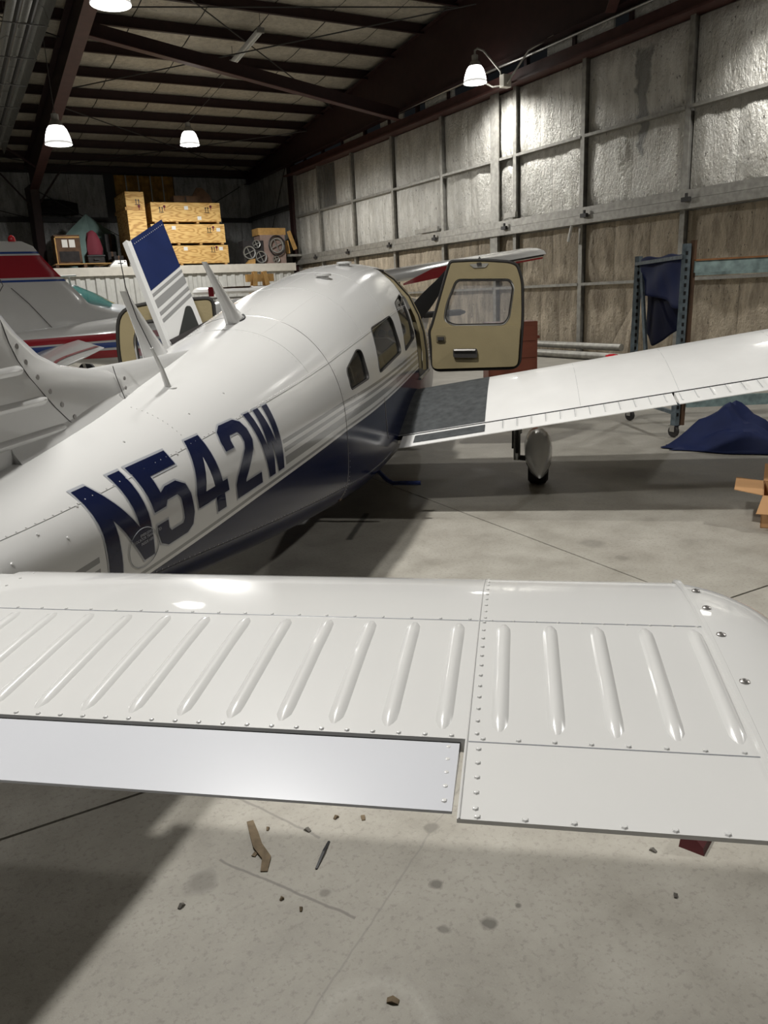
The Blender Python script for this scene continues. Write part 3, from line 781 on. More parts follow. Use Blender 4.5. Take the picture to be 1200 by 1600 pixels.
m = M(); m.rings(strip(.30, 1.405, up_main, dn_main)); stab = m.build('stabilator', 'white_paint', AC, smooth=40)
m = M(); m.rings(strip(.03, .30, [(s_, ZC+u*.8) for s_, u, d in CH if .82 < s_ < 1.58], [(s_, ZC-d*.8) for s_, u, d in reversed(CH) if .82 < s_ < 1.58])); m.build('root_panel', 'white_paint', stab, smooth=40)
m = M(); m.rings(strip(1.405, 1.802, up_full, dn_full)); m.build('outboard_panel', 'white_paint', stab, smooth=40)
m = M(); m.rings(strip(-1.80, -.30, up_full, dn_full)); m.build('left_panel', 'white_paint', stab, smooth=40)
def tipcap(sg):
    m = M(); R = []
    for i in range(9):
        a = i/8; l = 1.802+.15*a; k = sqrt(max(0, 1-(a*.985)**2.2)); le = 1.61-.16*(1-sqrt(max(0, 1-(a*.97)**2)))-.06*a; te = .805+.03*(1-k)
        R.append([(te+(le-te)*(s-.81)/.80, -sg*l, ZC+(z-ZC)*max(.12, k)) for s, z in up_full+dn_full])
    m.rings(R); return m.build('tip_cap', 'white_paint', stab, smooth=50)
tipcap(1); tipcap(-1)
m = M(); m.rings(strip(.06, 1.398, [(.822, ZC+.001), (.88, ZC+.006), (.958, ZC+.011)], [(.958, ZC-.010), (.822, ZC-.003)]))
m.build('trim_tab', 'tab_white', stab, smooth=30)
M().box((.945, -1.398, ZC-.006), (.975, -.30, ZC+.004)).build('hinge_gap', 'gap', stab, smooth=0)
M().tube([(s, -1.803, z+.002) for s, z in up_full], .006, 6).build('tip_seam_bead', 'white_paint', stab)
for s in (1.50, 1.408, 1.298, 1.148, .997, .87):
    M().lathe([(.0078, 0), (.0078, .002), (.005, .0035), (.0015, .002)], (s, -1.824, stz(s)), 'z', 12).build('screw', 'screw_metal', stab)
for i in range(18):
    l = .388+.0819*i
    m = M(); R = []
    for q in range(17):
        t = q/16; s = .988+(1.318-.988)*t; e = min(1, 9*t, 9*(1-t)); e = sqrt(max(0, 1-(1-e)**2)); w = .0145*(.35+.65*e); hh = .0075*e
        R.append([(s, -(l+x*w), stz(s)-.0012+hh*y) for x, y in ((-1,0),(-.72,.38),(-.42,.85),(0,1),(.42,.85),(.72,.38),(1,0))])
    m.rings(R, closed=False); m.build('stiffening_bead', 'white_paint', stab, smooth=80, fix=False)
rv = M()
def rrow(p0, p1, n_, r=.0042, h=.0024):
    for i in range(n_+1):
        t = i/max(1, n_); s, l = p0[0]+(p1[0]-p0[0])*t, p0[1]+(p1[1]-p0[1])*t; rivet(rv, (s, -l, stz(s)), (-.06, 0, 1), r, h)
rrow((.978, .38), (.978, 1.385), 26, .0048, .003); rrow((.974, 1.43), (.974, 1.78), 7, .005, .003)
rrow((1.332, .40), (1.332, 1.39), 18); rrow((1.328, 1.43), (1.326, 1.79), 9)
rrow((1.34, 1.418), (1.57, 1.416), 8); rrow((.985, 1.421), (1.32, 1.417), 11, .0045, .003)
rrow((.95, 1.383), (.84, 1.387), 4, .0052, .003); rrow((.95, 1.425), (.83, 1.427), 4, .0052, .003); rrow((.816, 1.43), (.816, 1.78), 6, .0055, .003)
rrow((.945, .45), (.945, 1.37), 14, .0035, .0015); rrow((1.345, .35), (1.55, .345), 4)
tag(rv.build('rivet_rows', 'white_paint', stab, fix=False), kind='stuff')
joint([(s, -1.408, z+.0006) for s, z in up_full], parent=stab, w=.0012); joint([(1.326, -l, stz(1.326)+.0004) for l in (.30, 1.0, 1.8)], parent=stab, w=.0010, mt='outline_grey')
joint([(.966, -l, stz(.966)+.0003) for l in (1.41, 1.8)], parent=stab, w=.0010, mt='outline_grey')

# wings
WU = [(0,0.),(.22,.052),(.50,.135),(.80,.212),(1.05,.255),(1.22,.265),(1.36,.25),(1.47,.222),(1.55,.188),(1.60,.155),(1.62,.115)]
WL = [(1.60,.075),(1.54,.045),(1.40,.02),(1.1,.005),(.7,-.004),(.22,-.006)]
def wz(x):
    for (a, b), (c, d) in zip(WU, WU[1:]):
        if a <= x <= c: return b+(d-b)*(x-a)/(c-a)
    return 0
def wbase(l): return .50+.145*(l-.6)
S0 = 5.30
def wing(sg, nm):
    m = M(); R = []
    prof = [(x, z) for x, z in WU if x >= .22]+WL
    for l in (.45, .62, 1.23, 2.0, 2.508, 3.5, 4.62):
        R.append([(S0+x, -sg*l, wbase(l)+z) for x, z in prof])
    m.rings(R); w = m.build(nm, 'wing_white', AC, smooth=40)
    m = M(); R = []
    full = WU+WL
    for i in range(8):
        a = i/7; l = 4.62+.36*a; k = sqrt(max(0, 1-(a*.98)**2)); x0, x1 = .05*(1-k), 1.62-.45*(1-k)
        R.append([(S0+x0+(x1-x0)*x/1.62, -sg*l, wbase(4.62)+.145*.36*a+.1+(z-.1)*max(.08, k)) for x, z in full])
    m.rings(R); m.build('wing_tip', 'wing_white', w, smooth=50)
    for part, la, lb, pitch in (('flap', .64, 2.500, .098), ('aileron', 2.516, 4.61, .105)):
        m = M(); R = []
        N = int((lb-la)/pitch*8)
        for i in range(N+1):
            l = la+(lb-la)*i/N; ph = (l-1.32)/pitch; fr = ph-math.floor(ph)
            bump_ = .006*max(0, 1-abs(fr-.5)/.16) if (l > 1.32 and part == 'flap') or part == 'aileron' else 0
            up = [(0, .001), (.03, .008), (.045, .0115+bump_), (.12, .028+bump_), (.185, .0425+bump_), (.20, .046), (.212, .046)]
            R.append([(S0+x, -sg*l, wbase(l)+z) for x, z in up+[(.212, 0), (0, -.004)]])
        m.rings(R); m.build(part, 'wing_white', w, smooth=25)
    m = M(); m.beam((S0+.215, -sg*.6, wbase(.6)+.035), (S0+.215, -sg*4.62, wbase(4.62)+.035), .012, .03); m.build('hinge_gap', 'gap', w, smooth=0)
    return w
wr_ = wing(1, 'wing'); wl_ = wing(-1, 'wing')
def wpatch(l0, l1, x0, x1, off, name, mt, par, nl=6, nx=22):
    R = [[(S0+x0+(x1-x0)*j/nx, -(l0+(l1-l0)*i/nl), wbase(l0+(l1-l0)*i/nl)+wz(x0+(x1-x0)*j/nx)+off) for j in range(nx+1)] for i in range(nl+1)]
    return M().rings(R, closed=False).build(name, mt, par, smooth=60)
wpatch(.56, 1.235, .225, 1.58, .003, 'walkway_pad', 'walkway', wr_)
wpatch(.735, 1.24, .045, .165, .004, 'flap_walkway_pad', 'walkway', wr_)
joint([(S0+1.36, -(.6+4*i/10), wbase(.6+4*i/10)+wz(1.36)) for i in range(11)], parent=wr_, w=.0012)
for l in (1.9, 2.55, 3.3): joint([(S0+.23+1.3*i/14, -l, wbase(l)+wz(.23+1.3*i/14)) for i in range(15)], parent=wr_, w=.001, mt='outline_grey')
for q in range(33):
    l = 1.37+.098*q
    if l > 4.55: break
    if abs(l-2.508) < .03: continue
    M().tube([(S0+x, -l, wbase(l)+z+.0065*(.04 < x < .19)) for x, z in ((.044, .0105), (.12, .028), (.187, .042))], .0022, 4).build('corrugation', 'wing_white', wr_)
    joint([(S0+x, -l+.006, wbase(l)+z+.0055) for x, z in ((.046, .0105), (.12, .028), (.186, .042))], 'corrugation_shade', .0016, 'outline_grey', wr_)  # shade beside each ridge, drawn as a thin grey line
M().lathe([(.055, -.004), (.055, .006), (.03, .014), (.0, .016)], (S0+1.27, -2.22, wbase(2.22)+wz(1.27)), 'z', 18).build('fuel_cap', 'beacon_red', wr_)
rv = M()
for i in range(90):
    l = .66+4*i/90
    rivet(rv, (S0+1.36+.01, -l, wbase(l)+wz(1.37)), (0, 0, 1), .003, .0015)
    if l > 2.52: rivet(rv, (S0+.235, -l, wbase(l)+wz(.235)), (0, 0, 1), .004, .003)
tag(rv.build('rivet_rows', 'wing_white', wr_, fix=False), kind='stuff')

# landing gear
def gear(s, l, z0, nm, nose=False):
    g = M().tube([(s, -l, .20), (s, -l, z0)], .028, 12).tube([(s, -l, .42), (s, -l, z0)], .040, 12).build(nm, 'alu', AC)
    ln = l if nose else l+.17*(1 if l > 0 else -1)
    M().lathe([(.10,-.075),(.165,-.08),(.190,-.06),(.197,0),(.190,.06),(.165,.08),(.10,.075)], (s, -ln, .197), 'y', 28).build('wheel', 'rubber', g)
    M().tube([(s, -l, .22), (s, -ln, .20)], .022, 8).build('axle', 'dark_steel', g)
    R = []
    for ds, hw, hh, zc in ((-.56,.010,.012,.185),(-.48,.040,.060,.215),(-.34,.078,.115,.25),(-.16,.106,.150,.275),(.04,.116,.155,.29),(.22,.106,.140,.29),(.36,.075,.10,.28),(.43,.02,.03,.27)):
        R.append([(s+ds, -(ln+hw*math.copysign(abs(cos(2*pi*k/20))**.85, cos(2*pi*k/20))), zc+hh*sin(2*pi*k/20)) for k in range(20)])
    f = M().rings(R).build('wheel_fairing', 'white_paint', g, smooth=60)
    R = []
    for ds, hw, hh, zc in ((-.57,.011,.014,.185),(-.48,.042,.062,.215),(-.34,.080,.117,.25),(-.16,.108,.152,.275),(.04,.118,.157,.29),(.22,.108,.142,.29)):
        R.append([(s+ds, -(ln+hw*math.copysign(abs(cos(a))**.85, cos(a))), zc+hh*sin(a)) for a in [pi*1.16+pi*.09*k/3 for k in range(4)]])
    M().rings(R, closed=False).build('fairing_stripe', 'navy_paint', f)
    M().rings([[(x, -(2*ln)-y, z) for x, y, z in r] for r in R], closed=False).build('fairing_stripe', 'navy_paint', f)
    M().tube([(s-.05, -l, .50), (s-.12, -l, .40), (s-.04, -l, .27)], .014, 8).tube([(s-.02, -(l-.03), .62), (s-.03, -(l-.035), .3)], .008, 6).build('torque_link', 'dark_steel', g)
gear(6.30, 1.46, .63, 'main_gear'); gear(6.30, -1.46, .63, 'main_gear'); gear(8.55, .0, .50, 'nose_gear', True)
M().tube([(5.22, -.46, .40), (5.20, -.56, .30), (5.20, -.60, .275), (5.20, -.80, .275)], .016, 8).build('boarding_step', 'navy_paint', AC)

# nose: spinner and propeller, blades at 45 degrees
sp = M().lathe([(.165,0),(.16,.06),(.135,.15),(.09,.23),(.03,.28),(0,.29)], (9.20, 0, 1.02), 'x', 24).build('spinner', 'white_paint', AC)
def blade(ang, par, cx=9.27, cz=1.02, R0=1.0, mt='black'):
    m = M(); R = []
    for i in range(11):
        t = i/10; r = .10+(R0-.10)*t; ch = (.055+.06*sin(pi*min(1, t*1.15)**.8)) if t < .97 else .05; tw = rad(52-34*t); th = .022*(1-.75*t)
        ring = []
        for q in range(10):
            a = 2*pi*q/10; x, y = ch*cos(a), th*sin(a); u = x*cos(tw)-y*sin(tw); v = x*sin(tw)+y*cos(tw)
            ring.append((cx+v, -(r*sin(ang)+u*cos(ang)), cz+r*cos(ang)-u*sin(ang)))
        R.append(ring)
    m.rings(R); return m.build('propeller_blade', mt, par, smooth=50)
prop = sp
blade(rad(42), sp); blade(rad(222), sp)

# antennas, roof fittings
def blade_ant(b0, b1, t0, t1, hw, l, name='blade_antenna'):
    R = []
    for k in range(6):
        t = k/5; a = [b0[i]+(t0[i]-b0[i])*t for i in (0, 1)]; b = [b1[i]+(t1[i]-b1[i])*t for i in (0, 1)]; w = hw*(1-.5*t)
        fl_ = .03*(1-t)**4
        ring = []
        for q in range(12):
            an = 2*pi*q/12; c_ = (1-cos(an))/2
            ring.append((a[0]-fl_+(b[0]-a[0]+2*fl_)*c_, -(l+(w+fl_*.6)*sin(an)*(1.2-.5*c_)), a[1]+(b[1]-a[1])*c_))
        R.append(ring)
    return M().rings(R).build(name, 'white_paint', AC, smooth=60)
a2 = blade_ant((3.93, 1.43), (4.10, 1.465), (3.63, 1.742), (3.675, 1.742), .022, 0.)
M().tube([surf(3.90+.02*i, .055*sin(pi*i/11), .001) for i in range(12)], .005, 6).build('antenna_seal', 'black', a2)
blade_ant((3.23, 1.28), (3.45, 1.30), (3.05, 1.615), (3.10, 1.612), .020, -.13)
wa = M().tube([(2.835, -.132, 1.235), (2.80, -.128, 1.32), (2.756, -.12, 1.40)], [.013, .009, .006], 8).build('whip_antenna', 'white_paint', AC)
M().tube([(2.756, -.12, 1.40), (2.69, -.11, 1.51), (2.655, -.10, 1.62), (2.64, -.10, 1.72)], .0018, 5).build('whip_rod', 'dark_steel', wa)
M().lathe([(.03, -.004), (.03, .003), (.015, .006)], (2.835, -.134, 1.238), 'z', 14).build('whip_base', 'white_paint', wa)
for s, th, r in ((5.37, .19, .055), (6.20, .13, .06)):
    p = surf(s, th); M().lathe([(r*.7, -.01), (r*.7, .012), (r, .014), (r, .026), (r*.8, .03)], p, 'z', 20).build('roof_vent', 'white_paint', AC)
M().tube([surf(6.30, .95, .004), surf(6.34, .93, .028), surf(6.44, .90, .026)], .008, 8).build('door_latch_handle', 'chrome', AC)

# front door frame: seal along the rear edge, cream jamb along the front edge
def doorpt(a, b, off=0.): return lat(a, b, off)
M().tube([lat(6.70-.04*min(1, i/17), .84+.93*i/19, -.008) for i in range(20)]+[lat(6.66+.74*i/12, 1.772, -.008) for i in range(1, 12)], .010, 6).build('door_seal', 'seal', AC)
jm = M(); R = []
fe = [(7.56,.84), (7.56,1.0), (7.56,1.2), (7.52,1.36), (7.47,1.54), (7.41,1.70), (7.33,1.765), (7.1,1.772), (6.8,1.772)]
for a, b in fe: R.append([lat(a-.012, b, .002), lat(a-.012, b, -.02), lat(a-.05, b-.0, -.05), lat(a-.055, b, -.05), lat(a-.02, b, -.002)])
jm.rings(R); jm.build('door_jamb', 'cream', AC)
M().tube([lat(a-.03, b, -.012) for a, b in fe], .007, 6).build('door_seal', 'seal', AC)
M().tube([lat(6.72, .835, .004), lat(7.55, .835, .004)], .012, 6).build('door_sill', 'alu', AC)

def plate(m, outer, holes, f, a, b):
    """flat plate with holes; f(u,v,w) -> 3D, between w=a and w=b"""
    loops = [outer]+holes; flat = [p for lp in loops for p in lp]; o = len(m.v); N = len(flat)
    for w in (a, b): m.v += [tuple(f(u, v, w)) for u, v in flat]
    for t in tessellate_polygon([[Vector((u, v, 0)) for u, v in lp] for lp in loops]):
        m.face([o+i for i in t]); m.face([o+N+i for i in reversed(t)])
    k = 0
    for lp in loops:
        L_ = len(lp)
        for i in range(L_):
            j = (i+1) % L_; m.face((o+k+i, o+k+j, o+N+k+j, o+N+k+i))
        k += L_
    return m
# front right door, swung open square to the fuselage
DO = rounded([(.66,.835),(1.475,.835),(1.505,1.30),(1.50,1.62),(1.455,1.76),(1.385,1.79),(1.12,1.82),(.845,1.82),(.81,1.72),(.66,1.25),(.635,1.20)], [.07,.09,.1,.1,.06,.06,.3,.03,.1,.05,.05])
DW = rounded([(.785,1.30),(.87,1.255),(1.33,1.245),(1.375,1.30),(1.415,1.57),(1.385,1.63),(.905,1.65),(.81,1.44)], [.06,.06,.05,.05,.05,.05,.04,.1])
df = lambda u, v, w: (7.47+w, -u, v)
dr = plate(M(), offset_poly(DO, .012), [DW], df, .022, .055).build('cabin_door', 'white_paint', AC, smooth=0)
plate(M(), offset_poly(DO, -.010), [offset_poly(DW, .018)], df, -.004, .0215).build('inner_panel', 'cream', dr, smooth=0)
plate(M(), rounded([(.655,.85),(1.46,.85),(1.485,1.235),(1.31,1.225),(.90,1.245),(.66,1.225)], .05), [], df, -.030, -.004).build('lower_trim_panel', 'cream', dr, smooth=0)
M().tube([df(u, v, .012) for u, v in offset_poly(DO, .004)+offset_poly(DO, .004)[:1]], .014, 8, caps=False).build('door_seal', 'seal', dr)
M().tube([df(u, v, .004) for u, v in DW+DW[:1]], .006, 6, caps=False).build('window_seal', 'seal', dr)
plate(M(), DW, [], df, .034, .040).build('door_window', 'glass_clear', dr, smooth=0)
plate(M(), rounded([(.86,.955),(1.085,.945),(1.085,1.03),(.86,1.035)], .02), [], df, -.065, -.030).build('pull_handle', 'dark_plastic', dr, smooth=30)
M().tube([df(.87, 1.02, -.07), df(1.07, 1.015, -.07)], .016, 8).build('handle_bar', 'screw_metal', dr)
lk = plate(M(), rounded([(.70,1.10),(.79,1.095),(.79,1.16),(.70,1.165)], .015), [], df, -.040, -.030).build('latch_plate', 'cream_dark', dr, smooth=0)
M().box((7.41, -.775, 1.118), (7.43, -.715, 1.148)).build('latch_lever', 'dark_plastic', lk, smooth=0)
tp = plate(M(), rounded([(1.02,1.79),(1.20,1.79),(1.17,1.755),(1.06,1.755)], .01), [], df, -.012, -.004).build('top_latch', 'galv', dr, smooth=0)
M().box((7.44, -1.13, 1.78), (7.46, -1.09, 1.80)).build('latch_hook', 'dark_steel', tp, smooth=0)
M().tube([df(1.11, 1.83, .03), df(1.12, 1.85, .03)], .012, 6).build('latch_pin', 'chrome', tp)

# cargo door on the left, folded up against a strap: outer skin faces us upside down
A_, B_, C_, D_ = Vector((4.44, .56, 1.27)), Vector((4.90, .59, 1.40)), Vector((5.20, .90, 2.11)), Vector((4.72, .90, 1.95))
B_ = A_+(C_-D_)*.96; nn = (D_-A_).cross(B_-A_).normalized()
if nn.y > 0: nn = -nn
def cd(u, v, w=0.):  # u along the edge, v up from the roof
    return (A_*(1-u)+B_*u)*(1-v)+(D_*(1-u)+C_*u)*v+nn*w
m = M(); plate(m, [(0,0),(1,0),(1,1),(0,1)], [], cd, -.04, 0)
cdr = m.build('cargo_door', 'white_paint', AC, smooth=0)
bands = [('door_navy', .545, 1.0), ('grey_paint', .49, .515), ('grey_paint', .39, .46), ('grey_paint', .325, .355), ('grey_paint', .265, .295)]
for mt, v0, v1 in bands:
    m = M(); R = [[tuple(cd(u/6, v0+(v1-v0)*k/3, .0016)) for k in range(4)] for u in range(7)]
    m.rings(R, closed=False).build('paint_band', mt, cdr, smooth=0)
plate(M(), rounded([(.14,-.02),(.86,-.02),(.86,.20),(.72,.235),(.14,.06)], .05), [], cd, .001, .004).build('door_pane', 'glass_dark', cdr, smooth=0)
rv = M()
for i in range(16):
    p = cd(.06+.88*i/15, .955, .002); rivet(rv, p, nn, .004, .002)
tag(rv.build('rivet_rows', 'white_paint', cdr, fix=False), kind='stuff')
M().beam(cd(-.03, 0, -.02), cd(-.03, 1.0, -.02), .05, .035, nn).build('edge_jamb', 'white_paint', cdr, smooth=0)
M().beam(cd(-.04, .10, .012), Vector((5.02, .50, 1.455)), .03, .006, nn).build('strap', 'strap', cdr, smooth=0)
# rear passenger door on the left, swung open: cream inner panel
RO = rounded([(.62,.62),(1.26,.62),(1.285,1.30),(1.25,1.535),(1.0,1.575),(.62,1.585)], [.05,.08,.1,.12,.1,.05])
RW = rounded([(.72,1.10),(1.15,1.08),(1.165,1.34),(1.11,1.44),(.74,1.46)], .05)
rdir = Vector((-.38, .92, 0)).normalized()
def rf(u, v, w): return Vector((5.26, .62, 0))+rdir*(u-.62)+Vector((-.92, -.38, 0)).normalized()*(-w)+Vector((0, 0, v))
rd = plate(M(), offset_poly(RO, .012), [RW], rf, .02, .05).build('passenger_door', 'white_paint', AC, smooth=0)
plate(M(), offset_poly(RO, -.010), [offset_poly(RW, .02)], rf, -.005, .02).build('inner_panel', 'cream', rd, smooth=0)
M().tube([rf(u, v, .012) for u, v in offset_poly(RO, .003)+offset_poly(RO, .003)[:1]], .014, 8, caps=False).build('door_seal', 'seal', rd)
M().tube([rf(u, v, .004) for u, v in RW+RW[:1]], .006, 6, caps=False).build('window_seal', 'seal', rd)
plate(M(), RW, [], rf, .032, .037).build('door_window', 'glass_clear', rd, smooth=0)

# cabin: floor, seats, instrument panel
M().box((4.1, -.48, .44), (8.0, .48, .47)).build('cabin_floor', 'brown_stuff', AC, smooth=0)
def seat(s, l):
    st = M().rings([[(s+x, -(l+y), z) for y, z in ((-.22,.50),(.22,.50),(.23,.62),(.16,.665),(-.16,.665),(-.23,.62))] for x in (-.02, .24, .46)]).build('seat', 'seat_leather', AC, smooth=45)
    M().rings([[(s+x, -(l+y), z) for y, z in ((-.22,.62),(.22,.62),(.235,1.0),(.20,1.14),(.10,1.20),(-.10,1.20),(-.20,1.14),(-.235,1.0))] for x in (-.14, -.02)]).build('seat_back', 'seat_leather', st, smooth=45)
for s in (4.75, 5.75, 6.72):
    for l in (.27, -.27): seat(s, l)
ip = M().box((7.86, -.50, .82), (7.92, .50, 1.28)).build('instrument_panel', 'cream_dark', AC, smooth=0)
for i in range(9):
    M().lathe([(.04, 0), (.04, -.012), (.032, -.012)], (7.86, -.42+.105*i, 1.18), 'x', 16).build('gauge', 'dark_plastic', ip)
for i in range(6):
    M().box((7.83, -.40+.14*i, .92), (7.86, -.30+.14*i, 1.06)).build('radio_unit', 'dark_plastic', ip, smooth=0)

# ================================================================== LAMPS
def lamp(x, y, z, p, kind, cone, blend, label):
    t = thing('high_bay_lamp', label, 'lamp', (x, y, z), 0, 'high bay lamps hung from the roof')
    prof = [(.262,.05),(.25,.12),(.235,.18),(.195,.29),(.15,.35)]
    sh = M().lathe(prof, (0, 0, 0), 'z', 32, caps=False).build('lamp_shade', 'lamp_shade', t)
    M().lathe([(.27,0),(.274,.012),(.262,.05)], (0, 0, 0), 'z', 32, caps=False).build('shade_rim', 'lamp_rim', t)
    M().lathe([(.12,.34),(.15,.35),(.11,.44),(.075,.47),(.075,.58),(.03,.60)], (0, 0, 0), 'z', 20).build('ballast_housing', 'galv', t)
    M().lathe([(.0,.10),(.05,.12),(.06,.2),(.035,.34)], (0, 0, 0), 'z', 16, caps=False).build('bulb', 'lamp_shade', t)
    zc = zr(y)-.15-z
    if kind == 'hung':
        tip = (1.35, .45, zc-.05) if 6.9 < x < 7.1 else (0, 0, zc)
        M().tube([(0, 0, .59), tip], .008, 6).build('hanging_chain', 'chain', t)
    else:
        M().tube([(0, 0, .58), (0, 0, .68), (.05, -.03, .72), (.16, -.12, .66), (.42, -.42, .18), (.44, -.44, -.12)], .025, 8).build('bracket_arm', 'galv', t)
        M().tube([(.28, .05, .05), (.36, -.2, -.1), (.50, -.50, -.12), (.60, -1.2, .42), (.62, -2.0, .50)], .022, 8).build('bracket_conduit', 'galv', t)
        M().box((.40, -.56, -.16), (.62, -.40, .10)).build('junction_box', 'beam_white', t, smooth=0)
    li = bpy.data.lights.new('lamp_light', 'SPOT'); li.energy = LAMP_W*p; li.color = (1, .982, .945); li.shadow_soft_size = .13
    li.spot_size = rad(cone); li.spot_blend = blend
    lo = bpy.data.objects.new('lamp_light', li); COL.objects.link(lo); lo.parent = t; lo.location = (0, 0, -.03)
    return t
LLAB = ['lit high bay lamp cut off by the top edge, right of the tapered rafter', 'lit high bay lamp hanging in front of the tapered rafter, above the red tail fin',
        'lit high bay lamp on a long chain in the middle of the far roof bay', 'lit high bay lamp on a bent bracket arm over the hangar doors, in the picture',
        'lit high bay lamp hung above the tail of the white airplane, out of the picture', 'lit high bay lamp hung above and behind the camera, out of the picture', 'lit high bay lamp on a bracket over the near hangar doors, out of the picture', 'lit high bay lamp hung far to the left, out of the picture', 'lit high bay lamp hung to the right of the tail, out of the picture']
for i, l in enumerate(LAMPS):
    lamp(*l, LLAB[i])

# fluorescent batten and tube heater under the roof
t = thing('fluorescent_fixture', 'unlit pale fluorescent batten hanging under the dark roof', 'light fixture', (0, 0, 0))
a, b = Vector((7.95, 19.9, 7.92)), Vector((7.95, 22.05, 7.75))
M().beam(a, b, .14, .07).build('housing', 'plastic_white', t, smooth=0)
for dx in (-.045, .045): M().tube([a+Vector((dx, .06, -.055)), b+Vector((dx, -.06, -.055))], .018, 8).build('tube', 'plastic_white', t)
for p in (a, b): M().box((p.x-.09, p.y-.03, p.z-.07), (p.x+.09, p.y+.03, p.z+.05)).build('end_cap', 'alu', t, smooth=0); M().tube([p, p+Vector((0, 0, .38))], .007, 5).build('chain', 'chain', t)
t = thing('tube_heater', 'long aluminium radiant tube heater with reflector hung from the roof at left', 'heater', (0, 0, 0))
HX, HZ = 2.12, 6.55
for i in range(11):
    y0 = 6.0+i*2.0
    m = M()
    R = []
    for y in (y0, y0+1.98):
        z = HZ-.012*(y-15)
        R.append([(HX-.36, y, z-.16), (HX-.30, y, z+.06), (HX-.16, y, z+.15), (HX+.16, y, z+.15), (HX+.30, y, z+.06), (HX+.36, y, z-.16)])
    m.rings(R, closed=False); m.build('reflector', 'alu', t, smooth=0)
for dx in (-.12, .12): M().tube([(HX+dx, 6, HZ-.02+.108), (HX+dx, 27.9, HZ-.05-.155)], .05, 10).build('heater_tube', 'dark_steel', t)
for i in range(11):
    y = 6.4+i*2.0; z = HZ-.012*(y-15)
    M().tube([(HX-.40, y, z-.10), (HX+.40, y, z-.10)], .012, 6).tube([(HX-.3, y, z+.1), (HX-.3, y, zr(y)-.16)], .007, 5).tube([(HX+.3, y, z+.1), (HX+.3, y, zr(y)-.16)], .007, 5).build('hanger', 'chain', t)
    M().tube([(HX+.05+.1*cos(q*pi/6), y+.4, z-.06+.1*sin(q*pi/6)) for q in range(7)], .012, 6).build('tube_clip', 'galv', t)

# ================================================================== ON THE STORAGE DECK
def crate(name, label, x0, x1, y0, y1, z0, z1, marks, battens, grp='plywood crates on the storage deck', skid=.07):
    t = thing(name, label, 'crate', ((x0+x1)/2, (y0+y1)/2, z0), 0, grp)
    cx, cy = (x0+x1)/2, (y0+y1)/2; w, d, h = x1-x0, y1-y0, z1-z0
    M().box((-w/2+.02, -d/2+.02, skid), (w/2-.02, d/2-.02, h-.02)).build('crate_body', 'plywood', t, smooth=0)
    M().box((-w/2, -d/2, skid), (w/2, -d/2+.02, h)).build('front_panel', 'plywood', t, smooth=0)
    M().box((-w/2, -d/2+.02, skid), (-w/2+.02, d/2, h)).build('side_panel', 'plywood', t, smooth=0)
    M().box((w/2-.02, -d/2+.02, skid), (w/2, d/2, h)).build('side_panel', 'plywood', t, smooth=0)
    M().box((-w/2, -d/2, h-.02), (w/2, d/2, h)).build('lid', 'plywood', t, smooth=0)
    for q in range(battens):
        xx = -w/2+.08+(w-.24)*q/max(1, battens-1)
        M().box((xx, -d/2+.01, 0), (xx+.09, d/2, skid)).build('skid', 'wood', t, smooth=0)
    for kind, u, v in marks:
        px, pz = -w/2+u*w, skid+v*(h-skid); y = -d/2-.004
        if kind == 'label': M().box((px-.07, y, pz-.06), (px+.07, y+.003, pz+.06)).build('paper_label', 'paper', t, smooth=0)
        elif kind == 'arrows':
            m = M()
            for dx in (-.045, .045):
                m.box((px+dx-.012, y, pz-.08), (px+dx+.012, y+.003, pz+.03)); m.prism([(px+dx-.035, y, pz+.03), (px+dx+.035, y, pz+.03), (px+dx, y, pz+.09)], (0,0,0), (0,.003,0))
            m.box((px-.09, y, pz-.11), (px+.09, y+.003, pz-.09)); m.build('handling_mark', 'black', t, smooth=0)
        elif kind == 'glass':
            M().prism([(px-.035, y, pz+.08), (px+.035, y, pz+.08), (px+.045, y, pz+.02), (px+.01, y, pz-.02), (px+.01, y, pz-.06), (px+.03, y, pz-.08), (px-.03, y, pz-.08), (px-.01, y, pz-.06), (px-.01, y, pz-.02), (px-.045, y, pz+.02)], (0,0,0), (0,.003,0)).build('handling_mark', 'maroon_cloth', t, smooth=0)
    return t
DKZ = 2.90
mk = [('arrows', .14, .62), ('glass', .19, .70), ('label', .50, .70), ('label', .68, .18), ('arrows', .80, .62), ('glass', .86, .72)]
crate('plywood_crate', 'bottom plywood crate of the three stacked flat', 6.85, 9.55, 28.75, 29.95, DKZ, DKZ+.70, [('label', .42, .80), ('label', .90, .78), ('arrows', .79, .75), ('glass', .84, .80), ('arrows', .1, .7)], 4)
crate('plywood_crate', 'middle plywood crate of the three stacked flat', 6.85, 9.49, 28.77, 29.95, DKZ+.70, DKZ+1.42, [('label', .30, .78), ('arrows', .78, .68), ('glass', .84, .75), ('label', .91, .68), ('arrows', .1, .7)], 4)
crate('plywood_crate', 'top plywood crate of the three, with arrows and two paper labels', 6.93, 9.40, 28.80, 29.95, DKZ+1.42, DKZ+2.14, mk, 4)
t = crate('plywood_crate', 'tall plywood crate standing on end left of the stacked crates', 6.10, 6.72, 28.75, 30.6, DKZ, DKZ+2.46, [('arrows', .62, .86), ('glass', .68, .78), ('label', .88, .42), ('glass', .85, .1)], 2)
M().box((-.36, -.93, 1.85), (-.31, .93, 1.95)).build('side_batten', 'wood', t, smooth=0)
M().box((-.31, -.96, 1.86), (-.10, -.925, 1.95)).build('side_batten', 'wood', t, smooth=0)
M().box((-.36, -.93, .30), (-.31, .93, .40)).build('side_batten', 'wood', t, smooth=0)

